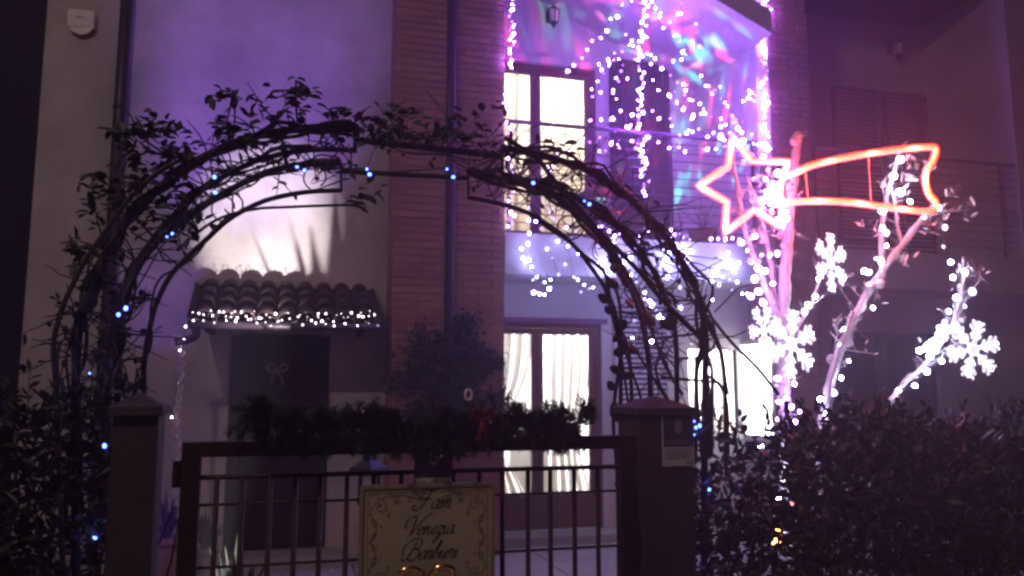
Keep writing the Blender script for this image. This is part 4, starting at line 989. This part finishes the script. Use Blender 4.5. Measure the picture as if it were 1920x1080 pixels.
# snowflakes
def snowflake(px, py, rpx, Y, rot, label, turn=0.0):
    c = hit(px, py, Y); R_ = .92 * (hit(px + rpx, py, Y).x - c.x)
    t = thing('snowflake', c, label, 'snowflake', 'lit snowflake ornaments')
    m = M(); w_ = R_ * .074
    m.tube([(0, 0, R_ * .02), (0, 0, R_ * .93)], w_ * .95, 8, flat=.35)
    for z, L in ((.34, .20), (.54, .30), (.76, .24)):
        for s in (-1, 1): m.tube([(0, 0, R_ * z), (s * R_ * L * .8, 0, R_ * (z + L * .75))], [w_ * .8, w_ * .75], 8, flat=.35); m.ball((s * R_ * L * .8, 0, R_ * (z + L * .75)), w_ * .85, 8, 6, (1, .4, 1))
    m.ball((0, 0, R_ * .93), w_ * 1.05, 8, 6, (1, .4, 1))
    me = m.mesh('arm', E_FLAKE, True); qy = Quaternion((0, 0, 1), turn)
    for k in range(6): put('arm', me, t, c, qy @ Quaternion((0, 1, 0), rot + k * pi / 3))
    ld = M().ball((0, 0, 0), R_ * .05, 6, 5).mesh('led', E_WHITE, True)
    for k in range(6):
        for z_ in (.45, .88): put('led', ld, t, c + (qy @ Quaternion((0, 1, 0), rot + k * pi / 3)) @ Vector((0, -R_ * .035, R_ * z_)))
    q = M().ball((0, 0, 0), R_ * .22, 12, 6, (1, .25, 1)).mesh('hub', E_FLAKE, True); put('hub', q, t, c, qy)
snowflake(1484, 645, 62, YT - .16, .15, 'large lit snowflake at the fork of the left lit tree', .25)
snowflake(1432, 620, 46, YT - .10, .4, 'lit snowflake half hidden behind the large one, nearest the bright window', .45)
snowflake(1558, 492, 52, YT - .12, .05, 'lit snowflake turned edgewise on the branch above the large one', .42)
snowflake(1825, 655, 49, YT - .14, .3, 'round lit snowflake on the rightmost slender tree', -.1)

# ================================================================== COMET rope light
YC = YT - .24
star = [(1373,256),(1409,302),(1478,303),(1462,352),(1468,427),(1414,394),(1359,437),(1363,379),(1310,349),(1366,312)]
st3 = [hit(a, b, YC) for a, b in star]
def dense(p, closed, n=4):
    out = []; m_ = len(p)
    for i in range(m_ if closed else m_ - 1):
        a, b = p[i], p[(i + 1) % m_]
        for k in range(n): out.append(a.lerp(b, k / n + .001))
    if not closed: out.append(p[-1])
    return out
cm_t = thing('comet_light', hit(1390, 350, YC), 'glowing rope-light comet with a pink-white star and red-orange tail', 'comet light')
M().tube(dense(st3, True, 5), .0150, 12, True).build('star_rope', E_STAR, cm_t, True)
M().tube(dense([p + Vector((0, .012, 0)) for p in st3], True, 1), .004, 5, True).build('star_frame', WHITEP, cm_t)
tail = [(1468,335),(1500,320),(1530,308),(1600,293),(1680,281),(1735,276),(1754,279),(1750,300),(1738,318),(1735,340),(1742,365),(1754,380),(1750,394),(1725,396),(1650,387),(1600,380),(1545,377),(1500,378),(1470,380)]
t3 = cr(P(tail, YC), 6)
M().tube(t3, .0145, 12).build('tail_rope', E_COMET, cm_t, True)
# small lamps along the rope, one bead every few centimetres
bead = M().ball((0, 0, 0), .0062, 6, 5).mesh('bead', E_COMETC, True)
L = 0; last = t3[0]
for p in t3:
    if (p - last).length > .022:
        put('bead', bead, cm_t, p + Vector((0, -.009, 0)), None, (1.25, .8, .8)); last = p
M().tube([p + Vector((0, .014, 0)) for p in t3], .0035, 5).build('tail_frame', WHITEP, cm_t)
for a, b in (((1510,322),(1516,376)), ((1628,288),(1634,384)), ((1475,335),(1470,380))):
    M().tube([hit(*a, YC + .01), hit(*b, YC + .01)], .0025, 5).build('strut', WHITEP, cm_t)

for a, b in ((1500,325),(1560,302),(1640,287),(1720,278),(1740,330),(1700,392),(1620,382),(1540,378)):
    lamp('rope_glow', 'POINT', hit(a, b, YC - .03), (1, .08, .04), 2.4, .02, parent=cm_t)
for a, b in ((1375,262),(1470,310),(1465,420),(1362,430),(1315,350)):
    lamp('rope_glow', 'POINT', hit(a, b, YC - .03), (1, .20, .26), 1.3, .02, parent=cm_t)
# ================================================================== STRING LIGHTS on the balcony
YB = YF - .05
def c3(lst, Y=YB, j=.03): return [hit(920 + a / 2.25, b / 2.25, Y + rnd.uniform(-j, j)) for a, b in lst]
def runs(a, b, n, jx, jy):
    return [(a[0] + (b[0] - a[0]) * k / n + rnd.gauss(0, jx), a[1] + (b[1] - a[1]) * k / n + rnd.gauss(0, jy)) for k in range(n + 1)]
string('string lights down the edge of the brick pillar beside the upstairs door', c3(runs((92, 0), (88, 280), 22, 8, 3)), 'violet', .0105, 'balcony string lights')
string('string lights in front of the left edge of the upstairs door', c3(runs((80, 380), (90, 960), 26, 14, 6)), 'lilac', .013, 'balcony string lights')
string('string lights down the right edge of the violet balcony', c3(runs((1160, 0), (1155, 330), 22, 8, 2) + runs((1152, 350), (1172, 640), 18, 8, 2)), 'violet', .0118, 'balcony string lights')
string('straight string lights hanging down the middle of the violet balcony', c3(runs((650, -10), (628, 250), 20, 9, 3) + runs((640, 290), (632, 540), 16, 8, 3) + [(665,578),(650,590),(620,605),(612,625),(630,630),(640,610),(600,595)] + runs((638, 640), (648, 830), 14, 9, 3)), 'violet', .0128, 'balcony string lights')
string('lights fanning left from the top of the balcony to the lit door head', c3([(595,5),(555,20),(535,70),(505,80),(490,130),(465,160),(428,172),(408,210),(385,245),(350,275),(325,300)]), 'violet', .0125, 'balcony string lights')
string('lights looping left of the hanging middle string above the dark shutter', c3([(585,190),(555,218),(540,250),(500,268),(468,295),(450,343),(463,390),(430,408),(420,508),(466,505),(512,500),(460,580),(418,600)]), 'violet', .0112, 'balcony string lights')
string('lights fanning right from the top of the balcony towards the ceiling', c3([(650,5),(695,35),(713,72),(755,95),(775,150),(797,175),(810,220)]), 'violet', .0125, 'balcony string lights')
string('lights in a wide loop right of the hanging middle string', c3([(660,225),(693,247),(722,290),(758,318),(788,348),(822,380),(840,420),(882,438),(905,482),(855,488),(812,462),(785,430),(752,402),(708,380),(685,338)]), 'violet', .0128, 'balcony string lights')
string('lights curving down at the right side of the violet balcony wall', c3([(888,320),(907,362),(948,380),(972,415),(1000,450),(1020,490),(1040,520)]), 'violet', .0115, 'balcony string lights')
string('lights across the dark shutter at the middle of the balcony', c3([(517,380),(540,343),(550,300),(548,468),(597,485),(640,470),(682,468),(710,500),(758,500)]), 'violet', .0112, 'balcony string lights')
string('lights along the handrail right of the middle string', c3([(835,550),(878,545),(915,578),(970,535),(940,560),(795,622),(753,625),(820,640),(900,632),(915,630),(950,628),(708,600),(660,580),(593,595),(508,608)]), 'violet', .0125, 'balcony string lights')
string('lights rising from the handrail to the tip of the star', c3([(985,590),(1010,560),(1040,520),(1045,545),(1060,560),(1080,590),(1110,605),(1130,610),(1150,620)]), 'lilac', .013, 'balcony string lights')
string('dense lights along the floor edge of the violet balcony', c3([(160,930),(190,935),(210,965),(260,960),(320,960),(360,975),(405,970),(455,958),(468,955),(490,965),(500,975),(520,998),(545,985),(580,968),(612,1028),(625,1000),(650,965),(665,975),(685,972),(720,965),(735,985),(760,970),(775,990),(800,985),(815,1000),(830,995),(840,1010),(930,1008),(960,1008),(990,1010),(1020,1005),(1050,1010)], YB - .04), 'lilac', .0125, 'balcony string lights')
string('lights along the top edge of the balcony beside the right corner', c3([(1060,0),(1075,3),(1090,-4),(1105,5),(1130,-2)]), 'violet', .013, 'balcony string lights')
string('loosely scattered small lights on the violet wall between the middle string and the right corner', c3(sorted([(rnd.uniform(760, 1120), rnd.uniform(330, 640)) for _ in range(38)])), 'violet', .0085, 'balcony string lights', cr_=.0012)
string('loosely scattered small lights left of the middle string over the dark shutter', c3(sorted([(rnd.uniform(420, 620), rnd.uniform(180, 640)) for _ in range(26)])), 'violet', .0080, 'balcony string lights', cr_=.0012)
string('scattered small lights high up on both sides of the middle string', c3(sorted([(rnd.uniform(560, 900), rnd.uniform(0, 300)) for _ in range(26)])), 'violet', .0085, 'balcony string lights', cr_=.0012)
# icicle strings hanging over the slab edge
def c5(lst, Y=YB - .03, j=.02): return [hit(920 + a / 2.078, 380 + b / 2.078, Y + rnd.uniform(-j, j)) for a, b in lst]
string('icy blue-white lights hanging below the balcony at the brick pillar', c5([(150,120),(145,160),(120,180),(125,215),(150,225),(160,250),(180,290),(165,300),(168,350),(190,355),(210,358),(228,335),(210,310),(233,300)]), 'ice', .0145, 'icicle lights under the balcony')
string('icy blue-white lights hanging in short strands left of the arch', c5([(265,280),(240,215),(220,180),(260,150),(300,170),(325,290),(340,300),(352,348),(365,320),(385,335),(400,330),(340,200),(290,240)]), 'ice', .0125, 'icicle lights under the balcony')
string('icy blue-white lights seen between the bare arch hoops', c5([(415,240),(440,235),(455,268),(470,270),(485,130),(480,160),(470,185),(520,235),(545,215),(525,210),(500,225)]), 'ice', .0150, 'icicle lights under the balcony')
string('dense diagonal of icy lights seen through the bare canes', c5([(548,285),(565,295),(570,310),(585,325),(600,350),(600,375),(620,385),(628,400),(638,395),(645,420),(660,435),(655,445),(672,450),(690,350),(690,290),(680,250),(560,462),(552,528),(628,540),(740,410),(738,330)]), 'ice', .0155, 'icicle lights under the balcony')
string('icy lights bunched at the slab edge above the arch shoulder', c5([(700,140),(715,160),(735,175),(750,170),(765,190),(740,200),(760,215),(780,190),(770,230),(725,215),(700,190),(685,220)]), 'ice', .0165, 'icicle lights under the balcony')
string('icy lights hanging below the balcony left of the star', c5([(870,280),(885,255),(910,240),(925,220),(905,290),(930,300),(950,270),(960,310),(890,320),(860,310),(940,340),(980,355),(1000,355),(865,380),(925,195),(965,235)]), 'ice', .0150, 'icicle lights under the balcony')
# net lights on the awning edge
aps = []
for i in range(84):
    px = 360 + 345 * (i / 83.) + rnd.uniform(-4, 4); aps.append(hit(px, 594 + 8 * sin(i * 1.3) + rnd.uniform(-7, 7) + (4 if i > 30 else -2), aY - .10))
string('white string lights tangled along the front edge of the tiled awning', aps, 'net', .0050, 'awning lights', jit=.5)
string('few white bulbs on the gutter elbow and chain left of the awning', [hit(348, 612, aY - .1), hit(345, 636, aY - .1), hit(322, 782, aY - .1), hit(337, 657, aY - .1)], 'net', .0055, 'awning lights')
# blue bulbs on the arch
bl_ = [(178,1008),(212,997),(228,828),(196,836),(168,700),(222,590),(236,578),(313,444),(323,438),(402,332),(403,361),(557,313),(571,319),(688,317),(693,327),(838,317),(850,332)]
string('sparse blue-white string lights wound along the left side and top of the arch', [hit(a, b, YN - .06) for a, b in bl_], 'blue', .0052, 'blue lights on the arch', jit=.4)
string('sparse blue string lights on the right foot of the arch beside the notice', [hit(a, b, YN - .06) for a, b in ((1000,343),(1096,377),(1105,383),(1302,790),(1305,802),(1302,815),(1312,798),(1330,918),(1297,1072))], 'blue', .0052, 'blue lights on the arch', jit=.4)

for t_, lst in ((None, ((178,1002),(216,997),(228,828),(168,700),(228,584),(318,441),(563,316),(845,325),(1306,800),(1330,918),(1299,1070))),):
    owner = [o for o in bpy.data.objects if o.get('label', '').startswith('sparse blue-white')][0]
    for a, b in lst: lamp('bulb_glow', 'POINT', hit(a, b, YN - .10), (.10, .14, 1), .07, .008, parent=owner)
# ================================================================== things on the balcony
bx = hit(1150, 420, YF + .6); t = thing('deck_chair', (bx.x, bx.y, ZS1), 'folding deck chair on the balcony behind the arch canes', 'chair')
def bar(a, b, r=.012, nm='frame_bar'): M().tube([a, b], r, 6).build(nm, BLACKM, t)
X_, Y_ = bx.x, bx.y
for s in (0, .45):
    bar((X_ - .35, Y_ + s, ZS1 + .55), (X_ + .35, Y_ + s, ZS1 + .02)); bar((X_ - .3, Y_ + s, ZS1 + .02), (X_ + .42, Y_ + s, ZS1 + .72)); bar((X_ + .2, Y_ + s, ZS1 + .02), (X_ + .5, Y_ + s, ZS1 + .72))
M().prism([(X_ - .38, ZS1 + .50), (X_ + .1, ZS1 + .38), (X_ + .1, ZS1 + .40), (X_ - .38, ZS1 + .53)], Y_ + .0, Y_ + .45).build('seat', SHUTW, t)
M().prism([(X_ - .5, ZS1 + .52), (X_ - .1, ZS1 + .70), (X_ + .3, ZS1 + .68), (X_ + .3, ZS1 + .65), (X_ - .1, ZS1 + .66)], Y_ + .0, Y_ + .45).build('backrest', SHUTW, t)
pb = hit(1318, 440, YF + .35); t = thing('potted_plant', (pb.x, pb.y, ZS1), 'dark round pot with thin stems on the violet balcony beside the star', 'plant')
M().tube([(pb.x, pb.y, ZS1), (pb.x, pb.y, ZS1 + .16), (pb.x, pb.y, ZS1 + .20)], [.11, .15, .16], 14).build('pot', POT, t, True)
m = M()
for k in range(24): twig(m, Vector((pb.x, pb.y, ZS1 + .2)), Vector((rnd.gauss(0, .6), rnd.gauss(0, .3), 1)), rnd.uniform(.2, .5), r=.003)
m.build('stems', CANE, t)

# ================================================================== LAMPS
# street lamp behind the camera
sl = Vector((-3.6, -1.4, 0)); head = Vector((-3.3, -.75, 7.6))
t = thing('street_lamp', sl, 'tall street lamp across the pavement behind the viewer', 'street lamp')
M().tube([sl, sl + Vector((0, 0, 7.4))], [.09, .05], 10).build('post', PIPE, t, True)
M().tube(cr([sl + Vector((0, 0, 7.3)), sl + Vector((.08, .15, 7.6)), head + Vector((0, 0, .06))], 5), .035, 8).build('arm', PIPE, t, True)
M().box((head.x - .14, head.y - .22, head.z), (head.x + .14, head.y + .22, head.z + .1)).build('lamp_head', PIPE, t)
lamp('street_light', 'SPOT', head - Vector((0, 0, .05)), (1.0, .70, .67), 760, .12, target=(1.2, 5.5, 1.6), spot=radians(115), blend=.5, parent=t)

def projector(name, label, loc, target, col, pw, ang, blend, size=.03):
    loc = Vector(loc); target = Vector(target); d = (target - loc).normalized()
    t = thing('garden_projector', loc - Vector((0, 0, .1)), label, 'projector', 'garden projectors')
    M().tube([loc - d * .1, loc - d * .02], [.05, .065], 12).build('housing', BLACKM, t, True)
    M().tube([(loc - d * .06) - Vector((0, 0, .12)), loc - d * .06], .012, 6).build('stake', BLACKM, t)
    l = lamp('projector_beam', 'SPOT', loc, col, pw, size, target=target, spot=ang, blend=blend, parent=t)
    return l
def gobo(l, cols, scale, thr=.5, seed=0., stretch=(1, 1, 1)):
    d = l.data; d.use_nodes = True; n = d.node_tree; e = n.nodes['Emission']
    tc = n.nodes.new('ShaderNodeTexCoord'); mp = n.nodes.new('ShaderNodeMapping'); mp.inputs['Location'].default_value = (seed, seed * .7, 0); mp.inputs['Scale'].default_value = stretch
    n.links.new(tc.outputs['Normal'], mp.inputs[0])
    v = n.nodes.new('ShaderNodeTexNoise'); v.inputs['Scale'].default_value = scale; v.inputs['Detail'].default_value = 1.0
    n.links.new(mp.outputs[0], v.inputs['Vector'])
    r = n.nodes.new('ShaderNodeValToRGB'); els = r.color_ramp.elements
    els[0].position = thr; els[0].color = (0, 0, 0, 1); els[1].position = thr + .2; els[1].color = (*cols, 1)
    n.links.new(v.outputs[0], r.inputs[0]); n.links.new(r.outputs[0], e.inputs['Color'])
dn = hit(505, 438, YW)
projector('white', 'white garden spotlight on the ground behind the gate, aimed above the tiled awning', (dn.x - .12, 3.75, .16), (dn.x - .02, YW, dn.z + .02), (1, .88, .95), 3300, radians(18), .85, .006)
dn = hit(490, 110, YW); sx_ = XA(270, 5.0, 700)
projector('violet', 'violet garden projector behind the gate, aimed at the top of the cream wall', (sx_, 5.0, .12), (dn.x, YW, dn.z), (.28, .11, 1.0), 1750, radians(32), 1.0)
dn = hit(310, 560, YW)
projector('violet', 'violet garden projector behind the left pillar, aimed at the wall left of the awning', (dn.x - .25, 4.6, .25), (dn.x, YW, dn.z), (.28, .10, 1.0), 200, radians(17), 1.0)
# disco projectors on the balcony floor
for col, sd, pw, tg in (((1, .06, .2), 1.3, 1300, (1180, 60)), ((.05, .8, .8), 4.1, 620, (1290, 150)), ((1, .1, .3), 7.7, 1000, (1060, 120)), ((.1, .8, .5), 9.2, 480, (1130, 200))):
    c = hit(1180, 400, YF + .25); c.x += sd * .03; c.z = ZS1 + .14
    l = projector('disco', 'small disco projector on the balcony floor throwing %s spots' % {1.3: 'red', 4.1: 'cyan', 7.7: 'pink', 9.2: 'green'}[sd], c, hit(*tg, YU), (1, 1, 1), pw, radians(85), .6, .01)
    gobo(l, col, 8, .58, sd, (1.5, .7, 1))

# ================================================================== HAZE volume added to give the lights a bloom
HZ = bpy.data.materials.new('bloom_haze'); HZ.use_nodes = True; t = HZ.node_tree; t.nodes.clear()
pv = t.nodes.new('ShaderNodeVolumePrincipled'); pv.inputs['Color'].default_value = (.9, .86, .95, 1); pv.inputs['Density'].default_value = .021; pv.inputs['Anisotropy'].default_value = .62
oo = t.nodes.new('ShaderNodeOutputMaterial'); t.links.new(pv.outputs[0], oo.inputs['Volume'])
tag(M().box((-14, -10, -1.2), (16, 14, 8.6)).build('bloom_haze_box', HZ), kind='stuff')
